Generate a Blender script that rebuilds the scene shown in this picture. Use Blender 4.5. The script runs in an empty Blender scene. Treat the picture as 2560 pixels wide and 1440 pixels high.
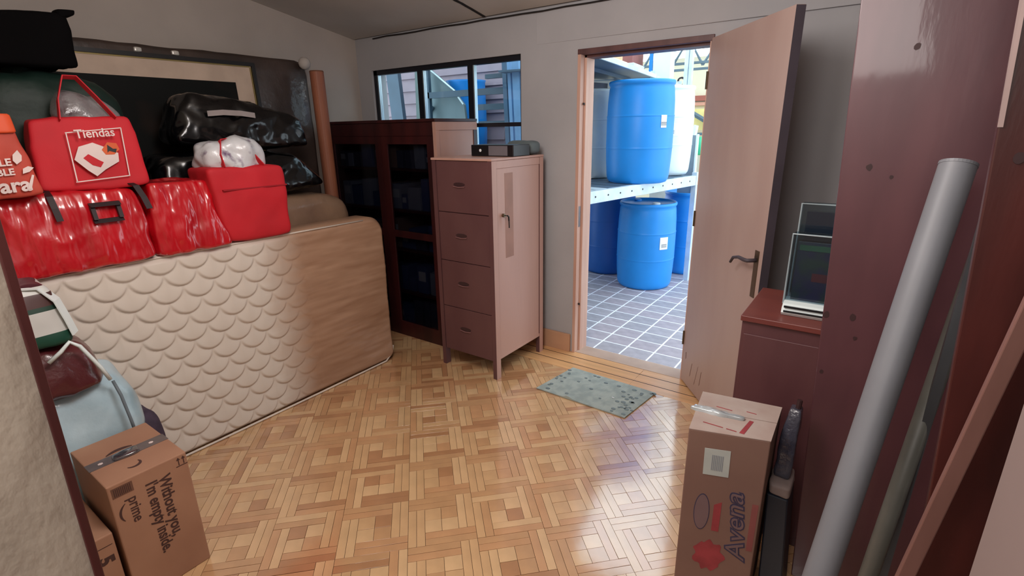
import bpy, bmesh, math, random
from mathutils import Vector, Matrix, noise
random.seed(7)
C = bpy.context.scene.collection
PI = math.pi
# ---------------------------------------------------------------- camera
yaw, pitch, roll = math.radians(35.7), math.radians(17.3), math.radians(-0.95)
fw = Vector((-math.sin(yaw)*math.cos(pitch), math.cos(yaw)*math.cos(pitch), -math.sin(pitch)))
rt = Vector((math.cos(yaw), math.sin(yaw), 0)); up = rt.cross(fw)
r2 = math.cos(roll)*rt + math.sin(roll)*up
u2 = -math.sin(roll)*rt + math.cos(roll)*up
cam = bpy.data.cameras.new('camera'); cam.lens = 36*1275/2560; cam.sensor_width = 36; cam.clip_start = 0.02
co = bpy.data.objects.new('camera', cam); C.objects.link(co)
M = Matrix((r2, u2, -fw)).transposed().to_4x4(); M.translation = Vector((0, 0, 1.56)); co.matrix_world = M
bpy.context.scene.camera = co
# ---------------------------------------------------------------- world and light
w = bpy.data.worlds.new('sky'); bpy.context.scene.world = w; w.use_nodes = True
bg = w.node_tree.nodes['Background']; bg.inputs[0].default_value = (0.78, 0.91, 1.0, 1); bg.inputs[1].default_value = 3.0
def area(name, loc, rot, size, sy, energy, col):
    l = bpy.data.lights.new(name, 'AREA'); l.shape = 'RECTANGLE'; l.size = size; l.size_y = sy; l.energy = energy; l.color = col
    o = bpy.data.objects.new(name, l); C.objects.link(o); o.location = loc; o.rotation_euler = rot; return o
area('corridor_fill', (-0.30, -0.9, 2.3), (math.radians(62), 0, math.radians(25)), 0.8, 0.6, 24, (1.0, 0.94, 0.90))  # added fill light for the room, unseen behind the camera
fill_pt = bpy.data.lights.new('room_fill', 'POINT'); fill_pt.energy = 74; fill_pt.color = (1.0, 0.93, 0.90); fill_pt.shadow_soft_size = 0.32  # added fill light out of view, lifts the ceiling and walls
bo = bpy.data.objects.new('room_fill', fill_pt); C.objects.link(bo); bo.location = (-0.95, 0.80, 2.26)
sc = bpy.context.scene
sc.view_settings.view_transform = 'Standard'; sc.view_settings.look = 'None'; sc.view_settings.gamma = 1
sc.view_settings.use_curve_mapping = False; sc.view_settings.exposure = 0.0
sc.cycles.max_bounces = 10; sc.cycles.diffuse_bounces = 6; sc.cycles.transparent_max_bounces = 12
sc.cycles.use_denoising = True; sc.cycles.sample_clamp_indirect = 4

# ---------------------------------------------------------------- materials
MATS = {}
def s2l(c):
    return tuple(((x/255)/12.92 if x/255 <= 0.04045 else ((x/255+0.055)/1.055)**2.4) for x in c)
def mat(name, col, rough=0.6, metal=0.0, var=0.12, scale=6, stretch=(1, 1, 1), bump=0.0, bscale=None, col2=None, coat=0.0, spec=0.5, alpha=1.0, trans=0.0, emit=0.0, detail=4, sheen=0, lo=0.35, hi=0.65, bdist=0.01, bdet=5):
    if name in MATS: return MATS[name]
    m = bpy.data.materials.new(name); m.use_nodes = True; nt = m.node_tree; N = nt.nodes; L = nt.links
    b = N['Principled BSDF']; c = s2l(col)
    b.inputs['Roughness'].default_value = rough; b.inputs['Metallic'].default_value = metal
    b.inputs['Coat Weight'].default_value = coat; b.inputs['Coat Roughness'].default_value = 0.08
    b.inputs['Specular IOR Level'].default_value = spec; b.inputs['Alpha'].default_value = alpha
    b.inputs['Transmission Weight'].default_value = trans; b.inputs['Sheen Weight'].default_value = sheen
    tc = N.new('ShaderNodeTexCoord'); mp = N.new('ShaderNodeMapping'); mp.inputs['Scale'].default_value = stretch
    L.new(tc.outputs['Object'], mp.inputs['Vector'])
    nz = N.new('ShaderNodeTexNoise'); nz.inputs['Scale'].default_value = scale; nz.inputs['Detail'].default_value = detail
    L.new(mp.outputs[0], nz.inputs['Vector'])
    cr = N.new('ShaderNodeValToRGB'); cr.color_ramp.elements[0].position = lo; cr.color_ramp.elements[1].position = hi
    c2 = s2l(col2) if col2 else tuple(x*(1-var) for x in c)
    c1 = c if col2 else tuple(min(1, x*(1+var*0.6)) for x in c)
    cr.color_ramp.elements[0].color = (*c2, 1); cr.color_ramp.elements[1].color = (*c1, 1)
    L.new(nz.outputs['Fac'], cr.inputs[0]); L.new(cr.outputs[0], b.inputs['Base Color'])
    if bump:
        nb = N.new('ShaderNodeTexNoise'); nb.inputs['Scale'].default_value = bscale or scale*4; nb.inputs['Detail'].default_value = bdet
        L.new(mp.outputs[0], nb.inputs['Vector'])
        bp = N.new('ShaderNodeBump'); bp.inputs['Strength'].default_value = bump; bp.inputs['Distance'].default_value = bdist
        L.new(nb.outputs['Fac'], bp.inputs['Height']); L.new(bp.outputs[0], b.inputs['Normal'])
        if coat: L.new(bp.outputs[0], b.inputs['Coat Normal'])
    if emit:
        b.inputs['Emission Color'].default_value = (*c, 1); b.inputs['Emission Strength'].default_value = emit
    MATS[name] = m; return m
def glass_mat(name, tint, gloss=0.12, rough=0.03):
    m = bpy.data.materials.new(name); m.use_nodes = True; nt = m.node_tree; N = nt.nodes; L = nt.links
    N.remove(N['Principled BSDF']); out = N['Material Output']
    t = N.new('ShaderNodeBsdfTransparent'); t.inputs[0].default_value = (*tint, 1)
    g = N.new('ShaderNodeBsdfGlossy'); g.inputs['Roughness'].default_value = rough
    fr = N.new('ShaderNodeLayerWeight'); fr.inputs[0].default_value = .5
    pw = N.new('ShaderNodeMath'); pw.operation = 'POWER'; pw.inputs[1].default_value = 4; L.new(fr.outputs['Facing'], pw.inputs[0])
    ad = N.new('ShaderNodeMath'); ad.operation = 'MULTIPLY_ADD'; ad.inputs[1].default_value = 0.8; ad.inputs[2].default_value = 0.03+gloss*0.15
    L.new(pw.outputs[0], ad.inputs[0])
    mx = N.new('ShaderNodeMixShader'); L.new(ad.outputs[0], mx.inputs[0]); L.new(t.outputs[0], mx.inputs[1]); L.new(g.outputs[0], mx.inputs[2])
    L.new(mx.outputs[0], out.inputs['Surface']); MATS[name] = m; return m

m_wall = mat('grey_plaster', (168, 166, 168), 0.9, var=0.08, scale=1.6, bump=0.15, bscale=60, bdist=0.003)
m_wall_l = mat('warm_plaster', (174, 164, 156), 0.9, var=0.12, scale=1.3, bump=0.15, bscale=60, bdist=0.003)
m_reveal = mat('rough_beige_plaster', (186, 176, 160), 0.85, var=0.15, scale=5, stretch=(1, 1, .6), bump=0.9, bscale=14, bdist=0.012)
m_ceil = mat('ceiling_board', (196, 190, 182), 0.85, var=0.08, scale=2)
m_dark = mat('dark_gap', (28, 22, 20), 0.9)
m_redwood = mat('dark_red_wood', (82, 34, 30), 0.38, col2=(56, 22, 20), scale=3, stretch=(6, 6, .6), bump=0.1, coat=0.15)
m_doorw = mat('pink_brown_door_veneer', (180, 157, 149), 0.40, col2=(168, 142, 134), scale=1.6, stretch=(2, 2, .5), bump=0.04)
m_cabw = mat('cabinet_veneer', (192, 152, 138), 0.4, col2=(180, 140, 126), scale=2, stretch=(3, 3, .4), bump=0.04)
m_cab_shade = mat('cabinet_veneer_shaded', (98, 66, 66), 0.45, col2=(88, 56, 58), scale=2, stretch=(2, 2, .8), bump=0.04)  # same veneer as the side, with the unlit front's shade put into its colour
m_ward = mat('wardrobe_mahogany', (64, 24, 24), 0.4, col2=(44, 17, 19), scale=3, stretch=(4, 4, .6), coat=0.1)
m_black = mat('black_satin', (14, 14, 18), 0.4)
m_frame_w = mat('window_frame_black', (18, 20, 30), 0.4)
m_glass = glass_mat('window_glass', (0.86, 0.93, 0.95))
m_dglass = glass_mat('bookcase_glass', (0.62, 0.64, 0.70), gloss=0.15)
m_acryl = glass_mat('clear_acrylic', (0.72, 0.80, 0.84), gloss=0.5, rough=0.1)
m_film = glass_mat('clear_film', (0.62, 0.66, 0.72), gloss=1.2, rough=0.12)

# ---------------------------------------------------------------- mesh helpers
ORG = {}
def obj(name, me, parent=None, loc=(0, 0, 0)):
    o = bpy.data.objects.new(name, me); C.objects.link(o)
    if parent is not None: o.parent = parent; ORG[o.name] = ORG[parent.name]
    else: o.location = loc; ORG[o.name] = Vector(loc)
    return o
def tag(o, label=None, cat=None, group=None, kind=None):
    if label: o['label'] = label
    if cat: o['category'] = cat
    if group: o['group'] = group
    if kind: o['kind'] = kind
    return o
def thing(name, loc, label, cat, group=None):
    o = bpy.data.objects.new(name, None); C.objects.link(o); o.location = loc; o.empty_display_size = 0.05
    ORG[o.name] = Vector(loc); return tag(o, label, cat, group)
class MB:
    def __init__(s): s.v = []; s.f = []; s.fm = []; s.mi = 0
    def add(s, vs, fs):
        b = len(s.v); s.v += [Vector(v) for v in vs]; s.f += [[i+b for i in f] for f in fs]; s.fm += [s.mi]*len(fs); return s
    def hexa(s, p):   # p: bottom 4 (ccw), top 4
        return s.add(p, [(3, 2, 1, 0), (4, 5, 6, 7), (0, 1, 5, 4), (1, 2, 6, 5), (2, 3, 7, 6), (3, 0, 4, 7)])
    def box(s, x0, x1, y0, y1, z0, z1):
        return s.hexa([(x0, y0, z0), (x1, y0, z0), (x1, y1, z0), (x0, y1, z0), (x0, y0, z1), (x1, y0, z1), (x1, y1, z1), (x0, y1, z1)])
    def frame_box(s, o, ux, uy, uz, a, b, c):   # box from corner o along axes
        o = Vector(o); A = Vector(ux)*a; B = Vector(uy)*b; Cc = Vector(uz)*c
        return s.hexa([o, o+A, o+A+B, o+B, o+Cc, o+A+Cc, o+A+B+Cc, o+B+Cc])
    def tube(s, pts, r, seg=12, cap=True):
        pts = [Vector(p) for p in pts]; n = len(pts); rs = r if isinstance(r, (list, tuple)) else [r]*n
        b = []; prev = None
        for i, p in enumerate(pts):
            t = (pts[min(i+1, n-1)]-pts[max(i-1, 0)]).normalized()
            a = (prev - t*prev.dot(t)).normalized() if prev else t.orthogonal().normalized()
            prev = a; c = t.cross(a)
            b.append([p+(a*math.cos(2*PI*k/seg)+c*math.sin(2*PI*k/seg))*rs[i] for k in range(seg)])
        vs = [v for ring in b for v in ring]; fs = []
        for i in range(n-1):
            for k in range(seg):
                fs.append((i*seg+k, i*seg+(k+1) % seg, (i+1)*seg+(k+1) % seg, (i+1)*seg+k))
        if cap: fs.append(tuple(range(seg))[::-1]); fs.append(tuple((n-1)*seg+k for k in range(seg)))
        return s.add(vs, fs)
    def lathe(s, c, prof, seg=32, capb=True, capt=True):
        vs = []; fs = []; n = len(prof)
        for (r, z) in prof:
            for k in range(seg):
                a = 2*PI*k/seg; vs.append((c[0]+r*math.cos(a), c[1]+r*math.sin(a), c[2]+z))
        for i in range(n-1):
            for k in range(seg):
                fs.append((i*seg+k, i*seg+(k+1) % seg, (i+1)*seg+(k+1) % seg, (i+1)*seg+k))
        if capb: fs.append(tuple(range(seg))[::-1])
        if capt: fs.append(tuple((n-1)*seg+k for k in range(seg)))
        return s.add(vs, fs)
    def ribbon(s, pts, wdir, w, th=0.002):
        pts = [Vector(p) for p in pts]; W = Vector(wdir).normalized()*w/2; n = len(pts); vs = []
        for i, p in enumerate(pts):
            t = (pts[min(i+1, n-1)]-pts[max(i-1, 0)]).normalized(); nn = t.cross(Vector(wdir)).normalized()*th/2
            vs += [p-W-nn, p+W-nn, p+W+nn, p-W+nn]
        fs = [(0, 3, 2, 1), tuple((n-1)*4+k for k in range(4))]
        for i in range(n-1):
            for k in range(4): fs.append((i*4+k, i*4+(k+1) % 4, (i+1)*4+(k+1) % 4, (i+1)*4+k))
        return s.add(vs, fs)
    def soft(s, c8, n=14, puff=0.02, amp=0.01, sc=6, seed=0, ridge=0.0, round_=0.0, rs=9):
        c8 = [Vector(p) for p in c8]; ctr = sum(c8, Vector())/8; off = Vector((seed*7.3, seed*3.1, seed*1.7))
        idx = {}; vs = []; fs = []
        def P(u, v, w_):
            key = (round(u*n), round(v*n), round(w_*n))
            if key in idx: return idx[key]
            U, V, W = [2*t-1 for t in (u, v, w_)]
            if round_:
                q = Vector((U, V, W)); pw = 2/round_
                l = (abs(U)**pw+abs(V)**pw+abs(W)**pw)**(1/pw)
                if l > 1e-6: q = q/l
                U, V, W = q; 
            uu, vv, ww = [(t+1)/2 for t in (U, V, W)]
            a = c8[0].lerp(c8[1], uu); b = c8[3].lerp(c8[2], uu); bot = a.lerp(b, vv)
            a = c8[4].lerp(c8[5], uu); b = c8[7].lerp(c8[6], uu); top = a.lerp(b, vv)
            p = bot.lerp(top, ww); d = (p-ctr).normalized()
            bulge = (1-U*U)*(1-V*V) + (1-U*U)*(1-W*W) + (1-V*V)*(1-W*W)
            q = p*sc+off
            h = noise.noise(q)*amp + noise.noise(q*2.3)*amp*0.5
            if ridge:
                rr = p*rs+off; h += (0.5-abs(noise.noise(rr)+0.3*noise.noise(rr*2)))*ridge
            p = p+d*(puff*min(1, bulge)+h)
            idx[key] = len(vs); vs.append(p); return idx[key]
        g = [i/n for i in range(n+1)]
        for i in range(n):
            for j in range(n):
                a, b, c, d = g[i], g[i+1], g[j], g[j+1]
                fs += [(P(a, c, 0), P(a, d, 0), P(b, d, 0), P(b, c, 0)), (P(a, c, 1), P(b, c, 1), P(b, d, 1), P(a, d, 1)),
                       (P(a, 0, c), P(b, 0, c), P(b, 0, d), P(a, 0, d)), (P(a, 1, c), P(a, 1, d), P(b, 1, d), P(b, 1, c)),
                       (P(0, a, c), P(0, a, d), P(0, b, d), P(0, b, c)), (P(1, a, c), P(1, b, c), P(1, b, d), P(1, a, d))]
        return s.add(vs, fs)
    def sbox(s, x0, x1, y0, y1, z0, z1, **k):
        return s.soft([(x0, y0, z0), (x1, y0, z0), (x1, y1, z0), (x0, y1, z0), (x0, y0, z1), (x1, y0, z1), (x1, y1, z1), (x0, y1, z1)], **k)
    def build(s, name, m, parent=None, smooth=False, bevel=0.0, bseg=2, loc=(0, 0, 0)):
        o_ = ORG[parent.name] if parent is not None else Vector(loc)
        me = bpy.data.meshes.new(name); me.from_pydata([v-o_ for v in s.v], [], s.f)
        for mm in (m if isinstance(m, list) else [m]): me.materials.append(mm)
        me.polygons.foreach_set('material_index', s.fm)
        if bevel:
            bm = bmesh.new(); bm.from_mesh(me)
            bmesh.ops.bevel(bm, geom=[e for e in bm.edges], offset=bevel, segments=bseg, affect='EDGES', profile=0.5, clamp_overlap=True)
            bm.to_mesh(me); bm.free()
        if smooth: me.polygons.foreach_set('use_smooth', [True]*len(me.polygons))
        me.update(); return obj(name, me, parent, loc)
def box(name, b, m, parent=None, bevel=0.0, loc=None):
    if parent is None and loc is None: loc = ((b[0]+b[1])/2, (b[2]+b[3])/2, b[4])
    return MB().box(*b).build(name, m, parent, bevel=bevel, loc=loc or (0, 0, 0))
def structure(o): o['kind'] = 'structure'; return o
def text(name, body, m, parent, o, u, v, size, depth=0.0006, sx=1.0, shear=0.0, offset=0.0, align='LEFT'):
    cu = bpy.data.curves.new('tmp_text', 'FONT'); cu.body = body; cu.size = size; cu.extrude = depth; cu.shear = shear; cu.align_x = align; cu.offset = offset; cu.resolution_u = 3
    to = bpy.data.objects.new('tmp_text', cu); C.objects.link(to); dg = bpy.context.evaluated_depsgraph_get(); dg.update()
    me = bpy.data.meshes.new_from_object(to.evaluated_get(dg)); bpy.data.objects.remove(to); bpy.data.curves.remove(cu)
    u = Vector(u).normalized(); v = Vector(v).normalized(); nn = u.cross(v); og = ORG[parent.name]; o = Vector(o)
    for vt in me.vertices: vt.co = o-og + u*vt.co.x*sx + v*vt.co.y + nn*vt.co.z
    me.name = name; me.materials.clear(); me.materials.append(m)
    return obj(name, me, parent)
def poly(name, pts2, m, parent, o, u, v, th=0.0012):
    u = Vector(u).normalized(); v = Vector(v).normalized(); nn = u.cross(v); o = Vector(o); n = len(pts2)
    a = [o+u*p[0]+v*p[1] for p in pts2]; b = [p+nn*th for p in a]
    mb = MB(); mb.add(a+b, [tuple(range(n))[::-1], tuple(range(n, 2*n))]+[(i, (i+1) % n, (i+1) % n+n, i+n) for i in range(n)])
    return mb.build(name, m, parent)

# ================================================================ ROOM SHELL
BY = 3.03                       # back wall, room side
def czz(y): return 2.28+0.18*(3.03-y)
# floor: slab, then the parquet pieces as parts
m_slab = mat('floor_joint_brown', (86, 58, 40), 0.8)
floor = structure(MB().box(-3.9, 0.95, -1.7, 3.06, -0.12, -0.008).build('floor', m_slab, loc=(-1.5, 1.5, -0.008)))
PAL = [((212, 172, 126), 'honey'), ((200, 156, 112), 'tan'), ((220, 182, 136), 'pale'), ((182, 134, 94), 'brown'), ((204, 156, 112), 'amber')]
pm = [mat('parquet_'+n, c, 0.30, var=0.10, scale=9, stretch=(1, 1, 1), bump=0.10, bscale=4, coat=1.0, bdist=0.012) for c, n in PAL]
a45 = math.radians(44.4); vdir = Vector((math.cos(a45), -math.sin(a45), 0)); udir = Vector((math.sin(a45), math.cos(a45), 0))
s4 = 0.274/4
def piece_mesh(w_, h_, m):
    g = 0.0008; mb = MB(); z0, z1 = -0.01, 0.0; c = 0.00008
    def q(x, y, z): return udir*x+vdir*y+Vector((0, 0, z))
    x0, x1, y0, y1 = -w_/2+g, w_/2-g, -h_/2+g, h_/2-g
    mb.add([q(x0, y0, z0), q(x1, y0, z0), q(x1, y1, z0), q(x0, y1, z0), q(x0, y0, z1-c), q(x1, y0, z1-c), q(x1, y1, z1-c), q(x0, y1, z1-c),
            q(x0+c, y0+c, z1), q(x1-c, y0+c, z1), q(x1-c, y1-c, z1), q(x0+c, y1-c, z1)],
           [(0, 1, 5, 4), (1, 2, 6, 5), (2, 3, 7, 6), (3, 0, 4, 7), (4, 5, 9, 8), (5, 6, 10, 9), (6, 7, 11, 10), (7, 4, 8, 11), (8, 9, 10, 11)])
    # u,v handedness: flip so tops face up
    mb.f = [list(f)[::-1] for f in mb.f]
    me = bpy.data.meshes.new('parquet_piece'); me.from_pydata(mb.v, [], mb.f); me.materials.append(m); return me
shapes = {'h': (3*s4, s4/2), 'v': (s4/2, 3*s4), 'q': (s4, s4)}
PM = {(k, i): piece_mesh(*shapes[k], pm[i]) for k in shapes for i in range(5)}
cells = []
P0 = Vector((-1.672, 1.438, 0))
lay = [('h', 1.5, .25), ('h', 1.5, .75), ('v', 3.25, 1.5), ('v', 3.75, 1.5), ('h', 2.5, 3.25), ('h', 2.5, 3.75), ('v', .25, 2.5), ('v', .75, 2.5),
       ('q', 1.5, 1.5), ('q', 2.5, 1.5), ('q', 1.5, 2.5), ('q', 2.5, 2.5)]
rp = random.Random(3)
for i in range(-14, 15):
    for j in range(-14, 15):
        for k, u_, v_ in lay:
            p = P0+udir*(4*i+u_)*s4+vdir*(4*j+v_)*s4
            ci = rp.choices(range(5), {'v': (4, 2, 4, .3, 1), 'h': (2, 3, .6, 2.6, 3), 'q': (3, 2, 3, 2, 2)}[k])[0]  # weights by direction put the grain's sheen into the strip colours
            if -3.6 < p.x < 0.7 and 0.16 < p.y < 2.93:
                vis = p.x > -2.68 and p.x < -0.05 and not (p.x < -1.85 and p.y > 2.5) and not (p.x > -0.42 and p.y > 1.6) and math.degrees(math.atan2(-p.x, p.y)) < 83
                d = (Vector((p.x, p.y, -1.56))).length
                zc = (p-Vector((0, 0, 1.56))).dot(fw); xx = 1280+1275*(p-Vector((0, 0, 1.56))).dot(r2)/zc; yy = 720-1275*(p-Vector((0, 0, 1.56))).dot(u2)/zc
                vis = vis and zc > 0 and -20 < xx < 1760 and yy < 1475
                cells.append((d if vis else d+100, k, ci, p))
cells.sort(key=lambda c: c[0])
cnt = {'strip': 0, 'square': 0}; rest = MB(); 
for d, k, ci, p in cells:
    kind = 'square' if k == 'q' else 'strip'
    dz = rp.uniform(-0.0007, 0.0004)
    if cnt[kind] < 300 and d < 100:
        cnt[kind] += 1
        o = obj('parquet_'+kind, PM[(k, ci)], floor); o.location = p-ORG[floor.name]+Vector((0, 0, dz))
        o.rotation_euler = (rp.uniform(-.004, .004), rp.uniform(-.004, .004), 0)
    else:
        rest.mi = ci; me = PM[(k, ci)]
        rest.add([v.co+p+Vector((0, 0, dz)) for v in me.vertices], [tuple(f.vertices) for f in me.polygons])
ro = rest.build('parquet_remainder', pm, floor); ro['kind'] = 'stuff'
for m_ in pm: m_.node_tree.nodes['Principled BSDF'].inputs['Coat IOR'].default_value = 2.15; m_.node_tree.nodes['Principled BSDF'].inputs['Coat Roughness'].default_value = .12
m_bord = mat('border_board', (214, 166, 116), 0.3, var=0.12, scale=5, stretch=(.5, 5, 5), coat=0.3)
for (y0, y1) in ((2.765, 2.852), (2.858, 2.955), (2.962, 3.035)):
    for (x0, x1) in ((-3.7, -1.92), (-1.918, -1.1), (-1.098, 0.7)):
        box('border_board', (x0, x1, y0, y1, -0.008, 0.0015), m_bord, floor, bevel=0.001)
m_bdark = mat('border_inlay_dark', (70, 44, 30), 0.5)
for y0 in (2.853, 2.956): box('border_inlay', (-3.7, 0.7, y0, y0+0.005, -0.008, 0.0018), m_bdark, floor)
box('threshold', (-1.64, -0.83, 3.035, 3.17, -0.008, 0.004), mat('threshold_stone', (178, 154, 138), 0.6), floor, bevel=0.002)

# back wall with openings for window and door
WX0, WX1, WZ0, WZ1 = -3.565, -2.075, 1.25, 2.045
DX0, DX1, DZ = -1.645, -0.835, 2.02
y0, y1 = BY, BY+0.15
wb = MB()
for b in ((-3.9, WX0, 0, 2.6), (WX0, WX1, 0, WZ0), (WX0, WX1, WZ1, 2.6), (WX1, DX0, 0, 2.6), (DX0, DX1, DZ, 2.6), (DX1, 0.95, 0, 2.6)):
    wb.box(b[0], b[1], y0, y1, b[2]-0.01, b[3])
structure(wb.build('wall_back', m_wall, loc=(-1.5, 3.1, 0)))
# soffit band above the door head (plaster stands proud of the wall)
tr = MB().hexa([(-1.95, BY-0.001, 2.075), (0.75, BY-0.022, 2.075), (0.75, BY+0.01, 2.075), (-1.95, BY+0.01, 2.075), (-1.95, BY-0.001, 2.30), (0.75, BY-0.022, 2.30), (0.75, BY+0.01, 2.30), (-1.95, BY+0.01, 2.30)])
structure(tr.build('trim_1', m_wall, bevel=0.002, loc=(-0.5, BY, 2.075)))
structure(MB().box(-3.9, -3.735, -0.1, 3.03, -0.01, 3.0).build('wall_left', m_wall_l, loc=(-3.8, 1.5, 0)))
structure(MB().box(0.75, 0.95, 0.70, 3.03, -0.01, 3.0).build('wall_right', m_wall, loc=(0.8, 1.9, 0)))
# front wall either side of the opening the camera looks through (left reveal slightly out of plumb)
def sh(z): return 0.126+0.0162*(z-0.9)
wf = MB().hexa([(-3.735, 0.0, 0), (-0.935, 0.0, 0), (-0.935, sh(0)+.011, 0), (-3.735, 0.15, 0), (-3.735, 0.0, 3), (-0.935, 0.0, 3), (-0.935, sh(3)+.011, 3), (-3.735, 0.15, 3)])
wf.hexa([(-3.735, 0.0, 0), (-0.90, -1.6, 0), (-0.90, sh(0), 0), (-0.935, sh(0)+.011, 0), (-3.735, 0.0, 3), (-0.90, -1.6, 3), (-0.90, sh(3), 3), (-0.935, sh(3)+.011, 3)])
structure(wf.build('wall_front', m_reveal, loc=(-2, 0, 0)))
structure(MB().box(0.160, 0.95, -1.6, 0.70, -0.01, 3.0).build('wall_near', mat('pinkish_plaster', (130, 112, 108), .85, var=.06, scale=2), loc=(0.5, 0, 0)))
structure(MB().box(-3.7, 0.95, -1.75, -1.6, -0.01, 3.0).build('wall_corridor', m_wall_l, loc=(-0.5, -1.7, 0)))
tf = MB().hexa([(-0.945, sh(0), 0), (-0.893, sh(0), 0), (-0.893, sh(0)+.011, 0), (-0.945, sh(0)+.011, 0), (-0.945, sh(3), 3), (-0.893, sh(3), 3), (-0.893, sh(3)+.011, 3), (-0.945, sh(3)+.011, 3)])
structure(tf.build('trim_2', mat('near_frame_red_wood', (84, 38, 36), 0.5, col2=(62, 26, 26), scale=4, stretch=(3, 3, .6)), bevel=0.002, loc=(-0.9, .13, 0)))
# ceiling: dark void above, boards below with open joints
ce = MB().hexa([(-3.9, -1.7, 3.16), (0.95, -1.7, 3.16), (0.95, 3.1, czz(3.1)+.03), (-3.9, 3.1, czz(3.1)+.03), (-3.9, -1.7, 3.3), (0.95, -1.7, 3.3), (0.95, 3.1, czz(3.1)+.2), (-3.9, 3.1, czz(3.1)+.2)])
ce = structure(ce.build('ceiling', m_dark, loc=(-1.5, 1.5, 2.5)))
def cpanel(x0, x1, ya, yb):
    MB().hexa([(x0, ya, czz(ya)), (x1, ya, czz(ya)), (x1, yb, czz(yb)), (x0, yb, czz(yb)), (x0, ya, czz(ya)+.012), (x1, ya, czz(ya)+.012), (x1, yb, czz(yb)+.012), (x0, yb, czz(yb)+.012)]).build('ceiling_panel', m_ceil, ce)
cpanel(-3.735, -2.362, 1.84, 3.012); cpanel(-2.338, -1.12, 1.84, 3.004); cpanel(-1.1, 0.12, 1.84, 3.004); cpanel(0.14, 0.75, 1.84, 3.004)
for xa, xb in ((-3.735, -2.362), (-2.338, -1.12), (-1.1, 0.12), (0.14, 0.95)): cpanel(xa, xb, 0.62, 1.82); cpanel(xa, xb, -1.6, 0.60)
crack = MB(); rr = random.Random(5); pts = []
for i in range(26):
    y = 3.0-i*0.046; pts.append((-2.35+rr.uniform(-.004, .004), y, czz(y)-0.002))
crack.ribbon(pts, (1, 0, 0), 0.022, 0.004); crack.build('joint_batten', m_dark, ce)
pts = [(-3.5+i*0.16, BY-0.006, 2.272+rr.uniform(-.003, .003)-0.0006*i) for i in range(27)]
MB().ribbon(pts, (0, 1, 0.3), 0.02, 0.008).build('joint_batten', m_dark, ce)
# baseboard by the door
m_base = mat('baseboard_wood', (188, 146, 116), 0.5, var=0.1, scale=4)
structure(box('baseboard_back', (-2.45, -1.66, BY-0.018, BY, 0, 0.135), m_base, bevel=0.003))
structure(box('baseboard_back', (-0.80, 0.75, BY-0.018, BY, 0, 0.135), m_base, bevel=0.003))
# door frame
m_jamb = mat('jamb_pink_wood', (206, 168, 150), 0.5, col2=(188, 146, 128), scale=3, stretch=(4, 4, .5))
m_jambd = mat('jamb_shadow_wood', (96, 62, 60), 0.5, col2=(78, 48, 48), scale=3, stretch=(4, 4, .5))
df = MB(); df.box(DX0, DX0+.022, BY-.008, BY+.15, 0, DZ-.02); df.box(DX1-.022, DX1, BY+.0, BY+.15, 0, DZ-.02)
df = structure(df.build('trim_3', m_jamb, bevel=0.0015, loc=(-1.24, BY, 0)))
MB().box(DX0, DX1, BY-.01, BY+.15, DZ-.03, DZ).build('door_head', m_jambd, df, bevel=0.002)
MB().box(DX0+.022, DX0+.036, BY+.045, BY+.15, 0, DZ-.03).build('door_stop', m_jamb, df, bevel=0.001)
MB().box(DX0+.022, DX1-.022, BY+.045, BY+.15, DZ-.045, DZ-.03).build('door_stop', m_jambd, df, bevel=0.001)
MB().box(DX0+.021, DX0+.0235, BY+.008, BY+.032, .92, 1.06).build('strike_plate', mat('dull_steel', (120, 120, 125), 0.35, 0.9), df)
for z in (0.36, 1.70): MB().lathe((DX0+.03, BY+.03, z), [(.0, 0), (.006, 0), (.006, .012), (0, .012)], 10).build('hinge_pin', m_black, df)

# door leaf, opened 128 degrees
hx, hy = -0.853, 3.03; dd = Vector((.478, -.603, 0)).normalized(); dn = Vector((-dd.y, dd.x, 0))   # dn points away from the camera side
dleaf = thing('door_1', (hx, hy, 0), None, None); dleaf['kind'] = 'structure'
MB().frame_box((hx, hy, .012), dd, dn, (0, 0, 1), .77, .038, 1.99).build('door_panel', m_doorw, dleaf, bevel=0.002)
m_edge = mat('door_edge_dark', (70, 62, 70), 0.55)
MB().frame_box(Vector((hx, hy, .014))+dd*.7695, dd, dn, (0, 0, 1), .002, .038, 1.986).build('door_edge', m_edge, dleaf)
m_brass = mat('worn_brass', (120, 104, 84), 0.35, 0.9)
pl = MB().frame_box(Vector((hx, hy, .80))+dd*.705-dn*.003, dd, dn, (0, 0, 1), .036, .003, .22).build('lock_plate', m_brass, dleaf, bevel=0.001)
hp = Vector((hx, hy, .975))+dd*.722
MB().tube([hp, hp-dn*.045, hp-dn*.05-dd*.02, hp-dn*.05-dd*.07, hp-dn*.052-dd*.115-Vector((0, 0, .012)), hp-dn*.054-dd*.135-Vector((0, 0, .04))], [.009, .009, .009, .008, .007, .006], 10).build('handle', m_edge, dleaf, smooth=True)
for z in (.25, 1.0, 1.75): MB().tube([Vector((hx, hy, z))-dd*.003-dn*.004, Vector((hx, hy, z+.09))-dd*.003-dn*.004], .006, 8).build('hinge', m_brass, dleaf)
m_scuff = mat('dark_scuff', (110, 72, 60), 0.6)
for i, (a, z, l, tilt) in enumerate(((.05, .17, .05, .0), (.13, .09, .10, .2), (.20, .07, .14, .25), (.27, .10, .1, .15))):
    poly('scuff', [(0, 0), (.006, .01), (.004+l*tilt, l), (-.002+l*tilt, l*.9)], m_scuff, dleaf, Vector((hx, hy, z))+dd*a-dn*.0002, dd, (0, 0, 1), th=.0006)

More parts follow.
